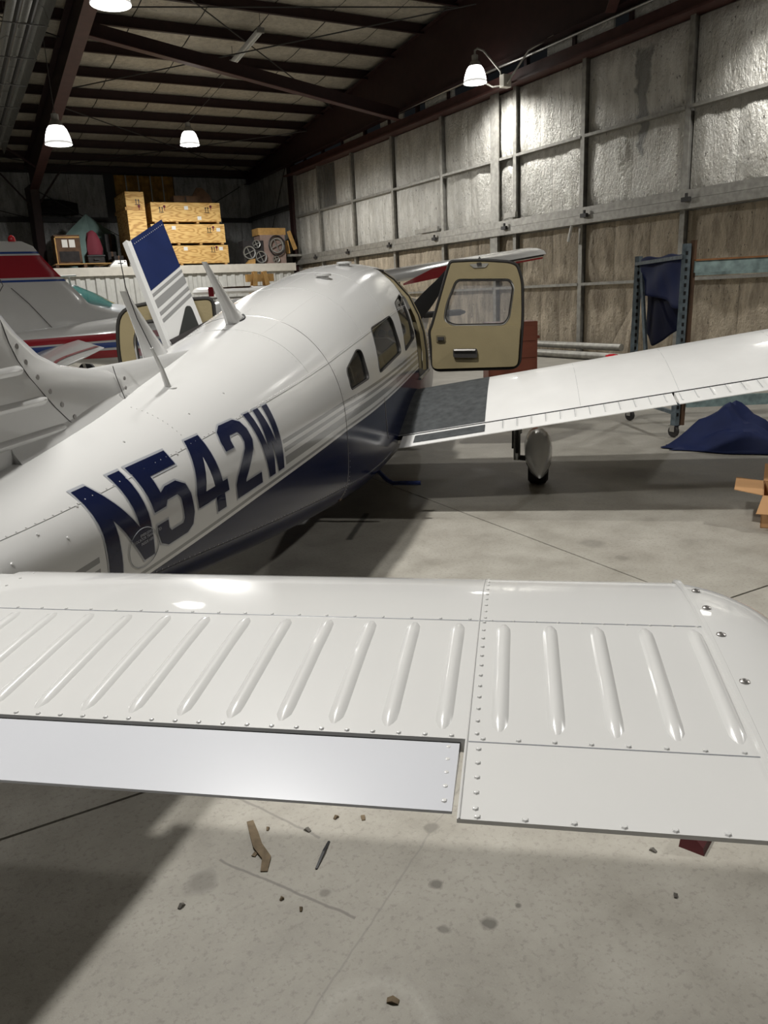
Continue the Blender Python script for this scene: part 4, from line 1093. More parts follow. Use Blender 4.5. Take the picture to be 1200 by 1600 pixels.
def simple_box(name, label, cat, lo, hi, mt, extras=(), grp=None):
    t = thing(name, label, cat, ((lo[0]+hi[0])/2, (lo[1]+hi[1])/2, lo[2]), 0, grp); w, d, h = (hi[i]-lo[i] for i in range(3))
    M().box((-w/2, -d/2, 0), (w/2, d/2, h)).build('body', mt, t, smooth=0)
    for nm, m_, l_, h_ in extras: M().box(l_, h_).build(nm, m_, t, smooth=0)
    return t
simple_box('storage_box', 'brown storage box with two pale papers at the left end of the deck', 'box', (3.72, 29.5, 3.066), (4.55, 30.2, 4.02), 'brown_stuff',
           [('paper', 'paper', (-.18, -.36, .55), (-.0, -.352, .80)), ('paper', 'paper', (.05, -.36, .55), (.24, -.352, .80)), ('frame_strip', 'wood', (-.41, -.37, 0), (-.37, -.35, .9)), ('lid_strip', 'wood', (-.41, -.37, .86), (.41, -.35, .9)), ('drawer', 'dark_stuff', (-.3, -.365, .08), (.34, -.35, .42))])
pl = thing('wooden_pallet', 'low wooden pallet under the brown storage box', 'pallet', (4.4, 29.7, DKZ))
for i in range(5): M().box((-.8, -.7+.3*i, .14), (1.1, -.5+.3*i, .165)).build('deck_board', 'wood', pl, smooth=0)
for i in range(3): M().box((-.8+.9*i, -.7, 0), (-.7+.9*i, .7, .14)).build('bearer', 'brown_stuff', pl, smooth=0)
# teal sheet over something peaked
m = M(); pk = [(5.04, 30.6, 4.82)]
SC_ = 1.05
base = [(4.0, 30.2, 3.88), (4.55, 29.95, 3.5), (5.1, 29.9, 3.2), (5.6, 30.0, 3.9), (5.95, 30.4, 4.05), (5.6, 31.3, 3.6), (4.6, 31.4, 3.6)]
mid = [(p[0]*.55+5.04*.45, p[1]*.55+30.6*.45, p[2]*.5+4.82*.5+(.05 if i % 2 else -.03)) for i, p in enumerate(base)]
grow = lambda L_: [(p[0]*SC_, p[1]*SC_, 1.55+(p[2]-1.55)*SC_) for p in L_]
low = [(p[0]*SC_, p[1]*SC_, DKZ+.01) for p in base]
m.rings([low, grow(base), grow(mid), grow([(5.04+.01*cos(i), 30.6+.01*sin(i), 4.82) for i in range(7)])])
tag(m.build('teal_cover', 'teal_tarp', smooth=0), 'teal sheet draped into a peak on the storage deck', 'cover')
m = M(); tb = []
R = []
for z, r in ((0, .26), (.2, .27), (.5, .22), (.72, .15), (.80, .04)): R.append([(r*cos(2*pi*k/10)*(1+.15*sin(k*2.1+z*5)), r*.7*sin(2*pi*k/10)*(1+.12*cos(k*3)), z) for k in range(10)])
m.rings(R); o = m.build('maroon_bag', 'maroon_cloth'); o.location = (4.95, 29.35, DKZ+.445); tag(o, 'maroon cloth bag slumped in front of the teal sheet', 'bag')
simple_box('dark_tote', 'dark low tote holding the maroon bag', 'box', (4.68, 29.1, DKZ+.167), (5.22, 29.65, DKZ+.42), 'dark_stuff', [('rim', 'black', (-.29, -.32, .22), (.29, -.30, .26)), ('handle', 'black', (-.08, -.33, .1), (.08, -.30, .14))])
sw = thing('printer', 'small white printer shaped box at the front edge of the deck', 'printer', (5.60, 28.8, DKZ))
M().rings([[(-.34, -.2, 0), (.26, -.2, 0), (.26, .2, 0), (-.34, .2, 0)], [(-.30, -.2, .06), (.25, -.2, .06), (.25, .2, .06), (-.30, .2, .06)], [(-.12, -.16, .22), (.24, -.16, .22), (.24, .16, .22), (-.12, .16, .22)]]).build('body', 'plastic_white', sw, smooth=0)
M().box((-.05, -.195, .10), (.12, -.18, .13)).build('slot', 'black', sw, smooth=0); M().lathe([(.02, 0), (.02, .03)], (.19, -.2, .18), 'y', 10).build('knob', 'black', sw)
simple_box('grey_tin', 'small grey tin beside the white printer', 'tin', (5.95, 28.62, DKZ), (6.18, 28.74, DKZ+.25), 'galv', [('lid', 'alu', (-.12, -.065, .25), (.12, .065, .28)), ('label_band', 'dark_stuff', (-.116, -.062, .08), (.116, -.06, .16))])
rnd = random.Random(3)
for i, (x, y, w, h) in enumerate(((5.30, 30.75, .4, .75), (5.78, 29.5, .32, .42), (5.70, 30.2, .3, .6), (5.82, 30.85, .36, 1.25))):
    simple_box('dark_carton', ['dark carton behind the small white printer', 'low dark carton left of the tall crate foot', 'narrow dark carton halfway back along the tall crate', 'tall dark carton against the back of the tall crate'][i], 'box', (x-w/2, y, DKZ), (x+w/2, y+.5, DKZ+h), 'dark_stuff',
               [('tape', 'brown_stuff', (-.03, -.253, .0), (.03, -.25, h))], 'dark cartons on the storage deck')
rl = thing('tarp_roll', 'dark rolled tarps lying on the back wall girt', 'tarp roll', (4.6, 34.4, 5.16))
for i, (z, r) in enumerate(((.15, .15), (.36, .12), (.50, .08))): M().tube([(-.75, 0, z), (-.2, .02, z+.02), (.3, 0, z-.02), (.80, .02, z-.06*i)], [r, r*1.05, r, r*.9], 10).build('roll', 'dark_stuff', rl)
# engine and pulleys at the right end of the deck
en = thing('engine_stand', 'greasy engine with belt pulleys on a pale stand at the right end of the deck', 'engine', (11.2, 29.4, DKZ))
M().box((-.25, -.30, .0), (.75, .35, 1.05)).build('mount_plate', 'pinkish', en, smooth=0)
M().box((-.30, -.30, 1.05), (.80, .40, 1.30)).build('top_board', 'wood', en, smooth=0)
def pulley(x, z, r, y=-.38):
    g = M().lathe([(r*.82,-.03),(r,-.04),(r*.94,0),(r,.04),(r*.82,.03)], (x, y, z), 'y', 20, caps=False).build('pulley', 'alu', en)
    M().lathe([(.03,-.04),(.03,.04)], (x, y, z), 'y', 10).build('hub', 'alu', g)
    for q in range(4): M().beam((x, y, z), (x+r*.85*cos(q*pi/2+.4), y, z+r*.85*sin(q*pi/2+.4)), .03, .03, (0,1,0)).build('spoke', 'alu', g, smooth=0)
for x, z, r in ((-.75, .42, .24), (-.45, .72, .15), (-.30, .26, .22), (.36, .66, .28), (.30, .16, .13)): pulley(x, z, r)
M().box((-.95, -.33, 0), (-.15, .2, .85)).build('engine_block', 'dark_stuff', en, smooth=0)
M().tube([(.36+.32*cos(a*pi/8), -.40, .66+.36*sin(a*pi/8)) for a in range(17)], .025, 6).build('belt', 'black', en)
o = M().rings([[(-.22,-.1,0),(.14,-.1,0),(.14,.1,0),(-.22,.1,0)],[(-.05,-.1,.16),(.16,-.1,.20),(.16,.1,.20),(-.05,.1,.16)]]).build('wood_wedge', 'wood', smooth=0); o.location = (10.45, 28.95, DKZ); tag(o, 'short wedge of wood on the deck edge beside the pulleys', 'offcut')
simple_box('wall_heater', 'pale box hung with looped cables in the back corner', 'box', (10.55, 34.2, 4.55), (11.2, 34.6, 5.05), 'plastic_white', [('cable_loop', 'black', (-.2, -.23, -.5), (-.17, -.2, 0)), ('cable_loop', 'black', (.2, -.23, -.6), (.23, -.2, 0))])
simple_box('brown_carton', 'brown carton lying on the top crate', 'box', (7.9, 29.3, DKZ+2.14), (8.75, 29.8, DKZ+2.40), 'brown_stuff', [('tape', 'dark_stuff', (-.03, -.253, 0), (.03, -.25, .26)), ('flap', 'brown_stuff', (-.42, -.27, .25), (.42, -.05, .27))])
o = M().rings([[(-.40, -.03, 0), (.40, -.03, 0), (.40, .03, 0), (-.40, .03, 0)], [(-.36, -.03, .35), (.30, -.03, .35), (.30, .03, .35), (-.36, .03, .35)], [(-.18, -.03, .62), (.02, -.03, .62), (.02, .03, .62), (-.18, .03, .62)]]).build('plywood_offcut', 'brown_stuff', smooth=0)
o.location = (9.1, 29.85, DKZ+2.14); tag(o, 'dark pointed board standing on the top crate', 'board')
for i, (x0, z0, x1, z1) in enumerate(((12.16, 4.10, 12.40, 3.42), (12.08, 3.75, 12.14, 3.28))):
    o = M().beam((x0, 29.2+i*.1, z0), (x1, 29.2+i*.1, z1), .16, .03, (0, 1, 0)).build('plank', 'wood', smooth=0); tag(o, ['longer pale plank leaning in the corner by the red post', 'shorter pale plank leaning beside the longer one'][i], 'plank', 'planks leaning by the post')
o = M().box((12.06, 29.0, 3.16), (12.56, 29.45, 3.24)).build('shelf_board', 'galv', smooth=0); tag(o, 'short grey shelf holding the leaning planks', 'shelf')

# ---- things standing under and before the deck
t = thing('sawhorse', 'yellow wooden trestle with splayed legs in front of the corrugated wall', 'trestle', (7.05, 19.0, 0))
M().box((-.35, -.07, 2.02), (.35, .07, 2.20)).build('top_beam', 'wood', t, smooth=0)
for sx in (-1, 1):
    for sy in (-1, 1): M().beam((sx*.12, sy*.04, 2.26), (sx*.42, sy*.5, 0), .10, .05, (0, 1, 0)).build('leg', 'wood', t, smooth=0)
t = thing('wire_rack', 'pale grey wire grid rack behind the open cargo door', 'rack', (5.75, 18.3, 0), rad(-28))
for i in range(6): M().tube([(-.55+.22*i, 0, 0), (-.55+.22*i, 0, 1.66)], .012, 6).build('upright_wire', 'alu', t)
for i in range(7): M().tube([(-.60, 0, .12+.24*i), (.60, 0, .12+.24*i)], .018, 6).build('cross_wire', 'alu', t)
for sx in (-.6, .6): M().beam((sx, 0, 0), (sx, 0, 1.67), .05, .05, (0, 1, 0)).build('post', 'plastic_white', t, smooth=0)
M().box((-.6, -.02, 1.28), (.6, .4, 1.32)).build('shelf', 'alu', t, smooth=0)
M().box((-.6, -.02, 1.64), (.6, .4, 1.68)).build('shelf', 'alu', t, smooth=0)
# spare wing lying on the rack
def slab_wing(m, P0, P1, c0, c1, th, cd_, up=(0,0,1), n=7, tipn=4):
    P0, P1, cd_ = Vector(P0), Vector(P1), Vector(cd_).normalized(); R = []
    prof = [(0,0),(.04,.5),(.15,.9),(.32,1.),(.6,.7),(1,.03)]; up = Vector(up)
    for i in range(n+tipn+1):
        if i <= n: t, k = i/n, 1.
        else:
            a = (i-n)/tipn; t = 1+.05*a; k = sqrt(max(.01, 1-a*a*.98))
        P = P0+(P1-P0)*t; c = (c0+(c1-c0)*min(1, t))*(.55+.45*k)
        P = P+cd_*(c0+(c1-c0)*min(1, t))*(1-(.55+.45*k))*.35
        R.append([tuple(P+cd_*(c*x)+up*(th*y*.65*k)) for x, y in prof]+[tuple(P+cd_*(c*x)-up*(th*y*.35*k)) for x, y in prof[-2:0:-1]])
    return m.rings(R)
sw = thing('spare_wing', 'dusty white wing with rust stains lying across the wire rack', 'wing', (0, 0, 0))
o = slab_wing(M(), (8.2, 16.9, 1.78), (5.15, 17.85, 1.80), 1.5, 1.15, .16, (.30, .95, .02)).build('wing_panel', 'wing_white', sw, smooth=45)
for i, (x, y, w_) in enumerate(((6.0, 17.8, .35), (6.7, 17.7, .3))):
    M().box((x-w_, y-.12, 1.895), (x+w_, y+.12, 1.90), rz=-.3).build('rust_stain', 'rust_orange', sw, smooth=0)
M().box((5.40, 17.60, 1.70), (5.52, 18.3, 1.905), rz=-.3).build('tip_stripe', 'red_paint', sw, smooth=0)

# ---- white, red and blue airplane at left: only its tail and rear body are in view
B = thing('airplane', 'white airplane with red topped fin and red and blue side stripes at left', 'airplane', (0, 10.75, 0))
def rings_xy(st, n=24):
    return [[(x, w*math.copysign(abs(cos(2*pi*k/n))**(2/e), cos(2*pi*k/n)), zc+h*math.copysign(abs(sin(2*pi*k/n))**(2/e), sin(2*pi*k/n))) for k in range(n)] for x, w, h, zc, e in st]
stB = [(.1,.05,.08,1.17,2.), (.6,.13,.15,1.16,2.2), (1.2,.22,.22,1.14,2.4), (2.0,.33,.32,1.12,2.6), (2.8,.44,.42,1.08,2.8), (3.6,.53,.54,1.06,2.8), (4.0,.52,.50,1.04,2.7), (4.4,.40,.34,1.0,2.4), (4.6,.2,.2,1.0,2.)]
M().rings(rings_xy(stB)).build('fuselage', 'white_paint', B, smooth=50)
def bl(x):
    for a, b in zip(stB, stB[1:]):
        if a[0] <= x <= b[0]: t = (x-a[0])/(b[0]-a[0]); return [a[i]+(b[i]-a[i])*t for i in range(1, 5)]
def bside(x, z):
    w, h, zc, e = bl(x); q = min(.999, abs(z-zc)/h); return (x, -(w*(1-q**e)**(1/e)+.004), z)
for mt, z0, z1, k in (('red_paint', 1.145, 1.225, .02), ('blue_paint', 1.06, 1.125, .01), ('red_paint', .945, 1.04, -.005)):
    xs_ = [.75+.17*i for i in range(20)]
    M().rings([[bside(x, z0+k*(x-1)+(z1-z0)*j/3) for j in range(4)] for x in xs_], closed=False).build('side_stripe', mt, B)
# fin: loft over height, with stripe colours as separate skins
LB = [(1.10,2.35),(1.30,2.33),(1.46,2.22),(1.50,1.98),(1.62,1.66),(1.80,1.52),(1.97,1.36),(2.20,1.18),(2.33,1.10),(2.38,.98)]
TB = [(1.10,.35),(2.38,.28)]
def lb(z):
    for (a, b), (c, d) in zip(LB, LB[1:]):
        if a <= z <= c: return b+(d-b)*(z-a)/(c-a)
    return LB[-1][1]
def bfin(z0, z1, nz, off):
    R = []
    for i in range(nz+1):
        z = z0+(z1-z0)*i/nz; le = lb(z)+off; te = .35-.05*(z-1.1); hw = .055-.03*(z-1.1)+off; r = []
        for x, y in ((0,0),(.03,.5),(.15,.85),(.4,1.),(.75,.7),(1,.15)): r.append((le+(te-le)*x, -hw*y, z))
        for x, y in ((1,.15),(.75,.7),(.4,1.),(.15,.85),(.03,.5)): r.append((le+(te-le)*x, hw*y, z))
        R.append(r)
    return M().rings(R)
bf = bfin(1.10, 2.38, 22, 0).build('fin', 'white_paint', B, smooth=50)
bfin(1.955, 2.215, 6, .003).build('fin_band', 'red_paint', bf, smooth=50); bfin(1.905, 1.93, 2, .003).build('fin_band', 'blue_paint', bf, smooth=50); bfin(2.235, 2.26, 2, .003).build('fin_band', 'blue_paint', bf, smooth=50)
M().tube([(.78, -.055, 1.84), (.95, -.06, 1.65), (1.30, -.07, 1.17)], .004, 5).build('hinge_line', 'black', bf)
M().tube([(2.02, -.05, 1.49), (2.28, -.1, 1.36), (2.28, -.2, 1.22)], .003, 5).build('fairing_seam', 'outline_grey', bf)
M().lathe([(.042, 0), (.043, .03), (.032, .06), (.01, .075)], (.88, 0, 2.375), 'z', 16).build('beacon', 'beacon_red', B)
M().tube([(.62, 0, 2.36), (.40, 0, 2.75)], .006, 5).build('whip_antenna', 'dark_steel', B)
bs = slab_wing(M(), (.80, -.15, .97), (1.02, -1.35, .93), .66, .56, .06, (1, 0, .36), up=(-.33, 0, .94)).build('stabilator', 'white_paint', B, smooth=45)
m = M(); q0, q1 = Vector((.80, -.15, .97))*.22+Vector((1.02, -1.35, .93))*.78, Vector((.80, -.15, .97))*.12+Vector((1.02, -1.35, .93))*.88
cdv = Vector((1, 0, .36)).normalized(); up_ = Vector((-.33, 0, .94))
m.rings([[tuple(q+cdv*(.58*x)+up_*(.06*.66*y+.004)) for x, y in ((.06,.5),(.15,.9),(.32,1.),(.6,.7),(.97,.06))] for q in (q0, q1)], closed=False); m.build('stabilator_stripe', 'red_paint', bs)
for sy in (-1, 1):
    g = M().tube([(3.4, sy*.3, .65), (3.4, sy*.8, .22)], .035, 8).build('landing_gear', 'alu', B); M().lathe([(.1,-.06),(.19,-.05),(.2,0),(.19,.05),(.1,.06)], (3.4, sy*.85, .2), 'y', 20).build('wheel', 'rubber', g)

# ---- silver airplane with a green tinted canopy farther back
Cp = thing('airplane', 'silver grey airplane with teal tinted windshield parked behind the red tail', 'airplane', (2.55, 17.9, 0), rad(-28))
stC = [(-2.4,.25,.25,1.2,2.2), (-1.4,.45,.42,1.2,2.5), (-.5,.55,.50,1.22,2.6), (.4,.56,.50,1.20,2.7), (1.0,.52,.42,1.18,2.8), (1.5,.44,.33,1.12,2.8), (1.75,.30,.22,1.08,2.5)]
M().rings(rings_xy(stC)).build('fuselage', 'silver_paint', Cp, smooth=50)
R = [[(x, w*cos(pi*k/14), z0+h*sin(pi*k/14)**.8) for k in range(15)] for x, w, h, z0 in ((-1.5,.30,.30,1.55),(-.9,.44,.42,1.58),(-.3,.48,.47,1.58),(.0,.48,.46,1.58),(.35,.47,.32,1.56),(.8,.45,.06,1.55))]
M().rings(R, closed=False).build('canopy', 'glass_teal', Cp, smooth=60)
M().tube([(-.02, .48*cos(pi*k/14)*1.01, 1.58+.465*sin(pi*k/14)**.8) for k in range(15)], .02, 6).build('canopy_bow', 'silver_paint', Cp)
M().lathe([(.0, .02), (.07, .03), (.08, 0)], (1.68, -.16, 1.20), 'x', 14).build('landing_light', 'chrome', Cp)
M().lathe([(.15,0),(.13,.1),(.07,.2),(0,.25)], (1.75, 0, 1.08), 'x', 16).build('spinner', 'black', Cp)
M().tube([(-.1, 0, 2.0), (-.12, 0, 2.22)], .022, 8).tube([(-.78, 0, 2.235), (.04, 0, 2.245)], .018, 8).build('roof_antenna', 'plastic_white', Cp)
for sx, sy in ((1.3, 0), (-.3, .7), (-.3, -.7)):
    g = M().tube([(sx, sy*.6, .8), (sx, sy, .2)], .03, 8).build('landing_gear', 'alu', Cp); M().lathe([(.1,-.06),(.19,-.05),(.2,0),(.19,.05),(.1,.06)], (sx, sy+.07, .2), 'y', 18).build('wheel', 'rubber', g)

# ---- high wing airplane beyond the nose: its right-hand wing shows above the open door
E = thing('airplane', 'white high wing airplane with red wing stripe beyond the open cabin door', 'airplane', (0, 0, 0))
sd = Vector((.966, .257, 0)); hd_ = Vector((.257, -.966, 0))
ew = slab_wing(M(), (5.55, 9.75, 1.74), (9.75, 11.45, 2.14), 1.5, 1.15, .19, (-.30, .95, .03), n=8, tipn=5).build('wing', 'white_paint', E, smooth=45)
def wl_pt(t, dz, dn=.0):
    p = Vector((5.55, 9.75, 1.74))*(1-t)+Vector((9.75, 11.45, 2.14))*t; return p+Vector((.3, -.95, 0))*dn+Vector((0, 0, dz))
M().rings([[tuple(wl_pt(t, z, .004-.5*abs(z)*.3)) for z in (-.03, 0)] for t in [.72+.27*i/8 for i in range(9)]], closed=False).build('pinstripe', 'black', ew)
M().rings([[tuple(wl_pt(t, z, .004-.3*abs(z))) for z in (-.075, -.045)] for t in [.60+.39*i/8 for i in range(9)]], closed=False).build('pinstripe', 'red_paint', ew)
M().rings([[tuple(wl_pt(.05+.27*i/10, -.085+.02*i/10, .045)), tuple(wl_pt(.05+.27*i/10, -.085+.02*i/10+.15*min(1, (i+1)/7), .035))] for i in range(11)], closed=False).build('wing_wedge', 'red_paint', ew)
stE = [(-2.0,.35,.40,1.30,2.4),(-1.0,.50,.58,1.30,2.8),(-.2,.52,.62,1.30,2.8),(.5,.50,.42,1.22,2.6),(1.3,.40,.32,1.18,2.4),(1.5,.22,.2,1.2,2.)]
ef = M().rings(rings_xy(stE)).build('fuselage', 'white_paint', E, smooth=50)
ef.location = (5.62, 11.25, 0); ef.rotation_euler = (0, 0, math.atan2(hd_.y, hd_.x))
eb = M()
for sg in (-1, 1):
    R = []
    for i in range(9):
        t = i/8; p = Vector((5.93, 9.63, 1.255))+sd*sg*(.08+.90*t); ch = .045 if t < .95 else .02
        R.append([tuple(p+Vector((0, 0, ch*cos(2*pi*k/8)))+hd_*(.018*sin(2*pi*k/8))) for k in range(8)])
    eb.rings(R)
eb.build('propeller', 'black', E, smooth=50)
for p in ((5.2, 11.1), (6.1, 11.5)):
    M().lathe([(.1,-.06),(.19,-.05),(.2,0),(.19,.05),(.1,.06)], (p[0], p[1], .2), 'x', 18).tube([(p[0], p[1], .2), (5.65, 11.4, .85)], .03, 6).build('landing_gear', 'rubber', E)

# ================================================================== RIGHT SIDE
# red tool cabinet beyond the wing
tb = thing('tool_cabinet', 'red brown wheeled tool cabinet standing behind the open cabin door', 'cabinet', (6.70, 8.62, 0), rad(-28))
M().box((-.30, -.25, .16), (.36, .25, 1.13)).build('cabinet_body', 'tool_red', tb, smooth=0)
for i in range(4): M().box((-.28, -.262, .22+.22*i), (.34, -.25, .41+.22*i)).build('drawer', 'tool_red', tb, smooth=0)
M().box((-.32, -.27, .10), (.38, .27, .16)).build('base_tray', 'orange_plastic', tb, smooth=0)
for sx in (-.25, .31):
    for sy in (-.2, .2): M().lathe([(.05,-.02),(.05,.02)], (sx, sy, .05), 'x', 12).build('caster', 'rubber', tb)
M().box((.36, -.2, .9), (.40, .2, .94)).build('push_handle', 'tool_red', tb, smooth=0)
# long tubes on the floor along the doors
for i, (y0, y1, z, x, r) in enumerate(((11.6, 19.5, .09, 12.10, .085), (12.0, 19.2, .27, 12.32, .075), (13.3, 19.6, .08, 12.33, .075))):
    o = M().tube([(x, y0, z), (x, y1, z)], r, 12).build('metal_pipe', 'galv'); tag(o, ['nearest of the long grey pipes lying along the foot of the hangar doors', 'upper long grey pipe resting on two others by the hangar doors', 'long grey pipe on the floor tight against the hangar doors'][i], 'pipe', 'pipes along the hangar doors')

# wheeled pallet rack
RK = thing('pallet_rack', 'blue grey steel rack on casters with teal beams behind the wing', 'rack', (6.41, 5.47, 0))
u = Vector((.40, .92, 0)); v = Vector((.86, -.50, 0)).normalized()
near, far = Vector((0, 0, 0)), Vector((.46, 1.04, 0))
def post(p, mt, top):
    q = M().beam(p+Vector((0, 0, .12)), p+Vector((.03, .0, top)), .060, .06, (0, 1, 0)).build('upright', mt, RK, smooth=0)
    for i in range(int((top-.2)/.075)):
        M().box((p.x-.012-.005, p.y-.034, .22+.075*i), (p.x+.012, p.y-.029, .255+.075*i)).build('slot', 'gap', q, smooth=0)
    # caster
    c = M().lathe([(.02,-.018),(.058,-.018),(.062,0),(.058,.018),(.02,.018)], (p.x-.01, p.y, .062), 'x', 16).build('caster', 'dark_steel', RK)
    M().box((p.x-.04, p.y-.03, .06), (p.x-.025, p.y+.03, .125)).box((p.x+.015, p.y-.03, .06), (p.x+.03, p.y+.03, .125)).box((p.x-.05, p.y-.04, .118), (p.x+.04, p.y+.04, .128)).build('caster_fork', 'chrome', c, smooth=0)
post(near, 'rack_blue', 1.90); post(far, 'rack_blue', 1.84)
M().beam(near+Vector((.075, -.02, .12)), near+Vector((.105, -.02, 1.93)), .03, .05, (0, 1, 0)).build('upright', 'brown_stuff', RK, smooth=0)
M().beam(far+Vector((0, 0, 1.76)), near+Vector((.0, .0, 1.78)), .04, .035).build('brace', 'rack_blue', RK, smooth=0)
M().beam(far+Vector((.03, -.04, 1.74)), near+Vector((-.02, .38, .60)), .035, .03, (0, 1, 0)).build('brace', 'rack_blue', RK, smooth=0)
M().beam(far+Vector((0, 0, .25)), near+Vector((0, 0, .25)), .04, .035).build('brace', 'rack_blue', RK, smooth=0)
M().beam(near+Vector((.09, -.05, 1.68)), near+Vector((.09, -.05, 1.70))+v*2.6, .05, .11).build('beam', 'rack_teal', RK, smooth=0)
M().beam(near+Vector((.09, -.05, 1.743)), near+Vector((.09, -.05, 1.763))+v*2.6, .07, .016).build('beam_lip', 'rust_orange', RK, smooth=0)
M().beam(near+Vector((.09, -.05, .36)), near+Vector((.09, -.05, .36))+v*2.6, .05, .11).build('beam', 'rack_teal', RK, smooth=0)
M().beam(far+Vector((.09, .0, 1.66)), far+Vector((.09, .0, 1.66))+v*2.6, .05, .11).build('beam', 'rack_teal', RK, smooth=0)
M().beam(far+Vector((.09, .0, .36)), far+Vector((.09, .0, .36))+v*2.6, .05, .11).build('beam', 'rack_teal', RK, smooth=0)
post(near+v*2.6, 'rack_blue', 1.90); post(far+v*2.6, 'rack_blue', 1.84)

def cloth(name, grid, nu, nv, mt, label, cat, thick=.006, sub=1):
    m = M(); m.add(grid, [(i*(nv+1)+j, (i+1)*(nv+1)+j, (i+1)*(nv+1)+j+1, i*(nv+1)+j+1) for i in range(nu) for j in range(nv)])
    o = m.build(name, mt, smooth=70)
    if sub: md = o.modifiers.new('s', 'SUBSURF'); md.levels = sub; md.render_levels = sub
    md = o.modifiers.new('t', 'SOLIDIFY'); md.thickness = thick; md.offset = 0
    return tag(o, label, cat)
# tarp hung over the top brace of the rack
wn, wf_ = Vector((6.41, 5.47, 0)), Vector((6.41+.46, 5.47+1.04, 0)); out_ = Vector((.92, -.40, 0)); G = []; nu, nv = 12, 14
for i in range(nu+1):
    a = i/nu; low_ = 1.02-.16*min(1, a/.26) if a < .26 else .86+.30*((a-.26)/.74)**1.0
    for j in range(nv+1):
        b = j/nv; p = wf_.lerp(wn, .06+a*.88); z = 1.72+(low_-1.72)*b
        q = p-out_*(-.10-.018*sin(a*7+b*2.5)-.012*sin(a*17)); G.append((q.x, q.y, z))
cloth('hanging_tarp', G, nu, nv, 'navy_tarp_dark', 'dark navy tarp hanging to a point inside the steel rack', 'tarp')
G = []; nu, nv = 14, 8
for i in range(nu+1):
    a = i/nu
    for j in range(nv+1):
        b = j/nv; p = wf_.lerp(wn, .07+a*.92)
        z = 1.815+.012*sin(a*13)-(.43+.05*a)*max(0, b-.15)/.85*(1-.10*sin(a*5)); q = p-out_*(-.055+.035*min(1, b/.15)+.016*sin(a*9+b*6)+.012*sin(a*23-b*4)*b); G.append((q.x, q.y, z))
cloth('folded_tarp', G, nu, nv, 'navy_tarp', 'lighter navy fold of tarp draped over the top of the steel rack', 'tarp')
# crumpled tarp on the floor
P0 = Vector((5.90, 5.12, 0)); ax = Vector((.80, -.60, 0)); ay = Vector((.60, .80, 0)); nu, nv = 40, 22; G = []
def tri(x): return abs((x % 1)*2-1)
for i in range(nu+1):
    for j in range(nv+1):
        a, b = i/nu, j/nv; L_ = 2.3*a; wv = (b-.5)*(.25+.80*min(1, 2.6*a))
        q = P0+ax*(L_+.05*sin(b*9))+ay*(wv+.15*a+.03*sin(a*23))
        pk = max(0, 1-abs(L_-.60-.15*(b-.5))/.55)**1.05*max(0, 1-abs(b-.60)/.55)**.8
        fold = .10*tri(L_*1.3+b*1.7)*tri(b*2.2-L_*.5)+.045*tri(L_*3.1-b*2.3+.3)
        e = min(1, 6*b, 6*(1-b))*min(1, 7*a)
        z = .012+.40*pk*(.74+.36*tri(b*2.6+L_*1.4))+1.35*fold*e*(.4+.6*min(1, 2.2*a))
        G.append((q.x, q.y, z if 0 < j < nv else .010))
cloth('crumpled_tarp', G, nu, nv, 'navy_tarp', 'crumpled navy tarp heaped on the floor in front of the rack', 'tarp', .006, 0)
bpy.data.objects['crumpled_tarp'].data.set_sharp_from_angle(angle=rad(24))
# open cardboard box
bx = thing('cardboard_box', 'open cardboard box with flaps spread at the right edge of the floor', 'box', (4.67, 2.91, 0), rad(-55))
w, d, h = .50, .40, .215
for lo, hi in (((-w/2, -d/2, 0), (w/2, -d/2+.006, h)), ((-w/2, d/2-.006, 0), (w/2, d/2, h)), ((-w/2, -d/2, 0), (-w/2+.006, d/2, h)), ((w/2-.006, -d/2, 0), (w/2, d/2, h))):
    M().box(lo, hi).build('side_panel', 'cardboard', bx, smooth=0)
M().box((-w/2, -d/2, 0), (w/2, d/2, .006)).build('bottom_panel', 'cardboard', bx, smooth=0)
def flap(pts):
    m = M(); n_ = (Vector(pts[1])-Vector(pts[0])).cross(Vector(pts[2])-Vector(pts[0])).normalized()*.005; m.prism(pts, (0,0,0), n_); m.build('flap', 'cardboard', bx, smooth=0)
flap([(-w/2, -d/2, h), (w/2, -d/2, h), (w/2, -d/2-.085, h-.10), (-w/2-.03, -d/2-.085, h-.10)])
flap([(-w/2, -d/2, h), (-w/2, d/2, h), (-w/2-.17, d/2-.02, h+.02), (-w/2-.17, -d/2+.05, h+.015)])
flap([(w/2, -d/2, h), (w/2, d/2, h), (w/2+.18, d/2, h-.08), (w/2+.18, -d/2, h-.08)])
flap([(-w/2, d/2, h), (w/2, d/2, h), (w/2, d/2+.10, h+.10), (-w/2, d/2+.10, h+.10)])

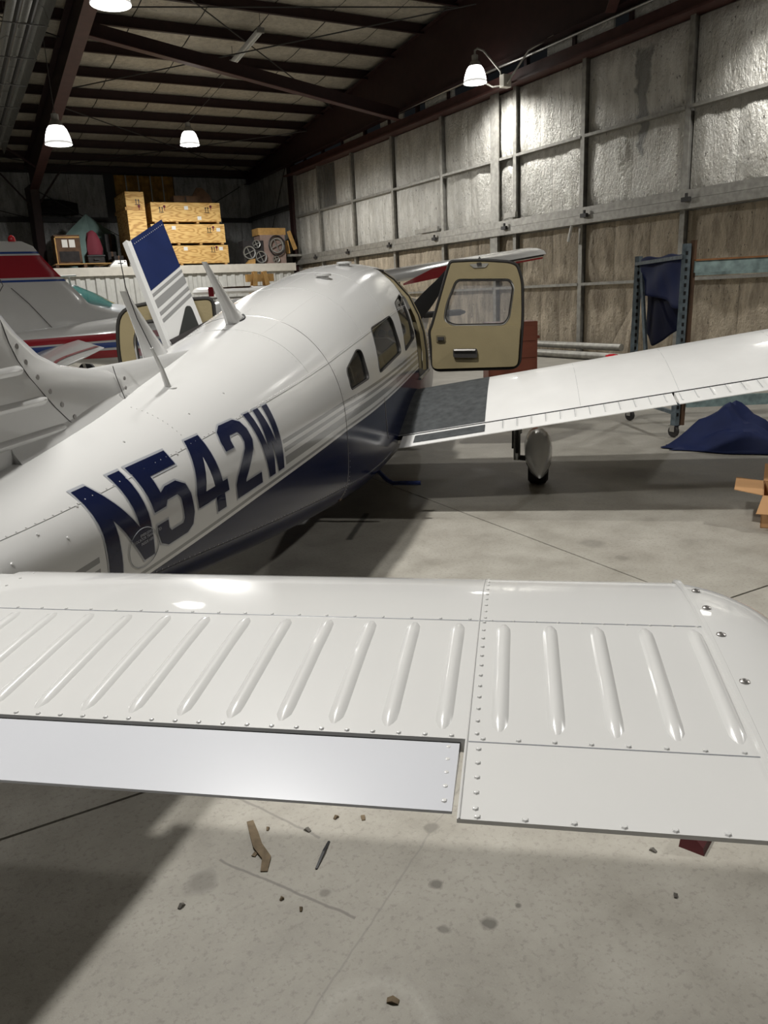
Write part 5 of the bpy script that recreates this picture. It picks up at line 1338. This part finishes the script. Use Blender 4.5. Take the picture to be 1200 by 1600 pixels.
# ================================================================== ON THE FLOOR NEAR THE CAMERA
o = M().rings([[(-.045, -.035, 0), (.045, -.035, 0), (.045, .035, 0), (-.045, .035, 0)], [(-.04, -.03, .02), (.04, -.03, .02), (.03, .03, .07), (-.03, .03, .07)]]).build('wheel_chock', 'chock_red', smooth=0)
o.location = (1.63, 1.23, 0); o.rotation_euler = (0, 0, .4); tag(o, 'small dark red chock on the floor under the stabilator edge', 'chock')
def litter(name, pts, w, mt, label, cat, grp=None, th=.003, taper=True):
    m = M(); R = []
    N = len(pts)
    for i, (x, y) in enumerate(pts):
        a, b = pts[max(0, i-1)], pts[min(N-1, i+1)]; d = Vector((b[0]-a[0], b[1]-a[1], 0)).normalized(); n_ = Vector((-d.y, d.x, 0))
        ww = w*(.6+.4*sin(pi*(i+.5)/N)) if taper else w; lift = .006*sin(pi*i/(N-1)) if N > 2 else 0; p = Vector((x, y, 0))
        R.append([tuple(p-n_*ww/2+Vector((0,0,lift*.4))), tuple(p+n_*ww/2+Vector((0,0,lift*.4))), tuple(p+n_*ww/2+Vector((0,0,th+lift))), tuple(p-n_*ww/2+Vector((0,0,th+lift)))])
    return tag(m.rings(R).build(name, mt, smooth=0), label, cat, grp)
o = litter('dead_leaf', [(.565, 2.015), (.555, 1.95), (.545, 1.89), (.55, 1.83), (.525, 1.785)], .028, 'leaf', 'long curled brown leaf lying on the concrete', 'leaf')
litter('dead_leaf', [(.545, 1.88), (.52, 1.86)], .014, 'leaf', 'short brown leaf scrap beside the long leaf', 'leaf')
litter('black_strip', [(.735, 1.80), (.70, 1.762), (.655, 1.715)], .008, 'black', 'thin black rubber strip on the concrete', 'strip')
CRUMB = ['dark crumb of dirt alone on the floor, leftmost of the crumbs', 'dark crumb just under the stabilator edge above the black strip', 'small crumb right of the long leaf under the stabilator edge',
         'crumb between the long leaf and the stabilator edge', 'tiny crumb on the scratch below the long leaf', 'tiny crumb right of the tip of the long leaf', 'crumb right of the round oil spots, lower right',
         'largest crumb near the bottom edge by the pale ring', 'tiny crumb beside the top of the long leaf', 'crumb left of the dark red chock']
for i, (x, y, a, s_) in enumerate(((.29, 1.78, .5, .02), (.87, 1.84, 1.2, .024), (.80, 1.885, .3, .018), (.70, 1.88, 2., .022), (.56, 1.60, 1., .014), (.53, 1.66, .2, .012), (1.42, 1.12, .6, .016), (.63, 1.235, 2.4, .028), (.60, 1.95, .9, .014), (1.50, 1.27, 1.9, .02))):
    dx, dy = cos(a)*s_, sin(a)*s_
    litter('debris_crumb', [(x-dx/2, y-dy/2), (x, y+.002), (x+dx/2, y+dy/2)], s_*.55, 'leaf' if i % 3 else 'stain', CRUMB[i], 'debris', 'crumbs of dirt on the floor', .003)
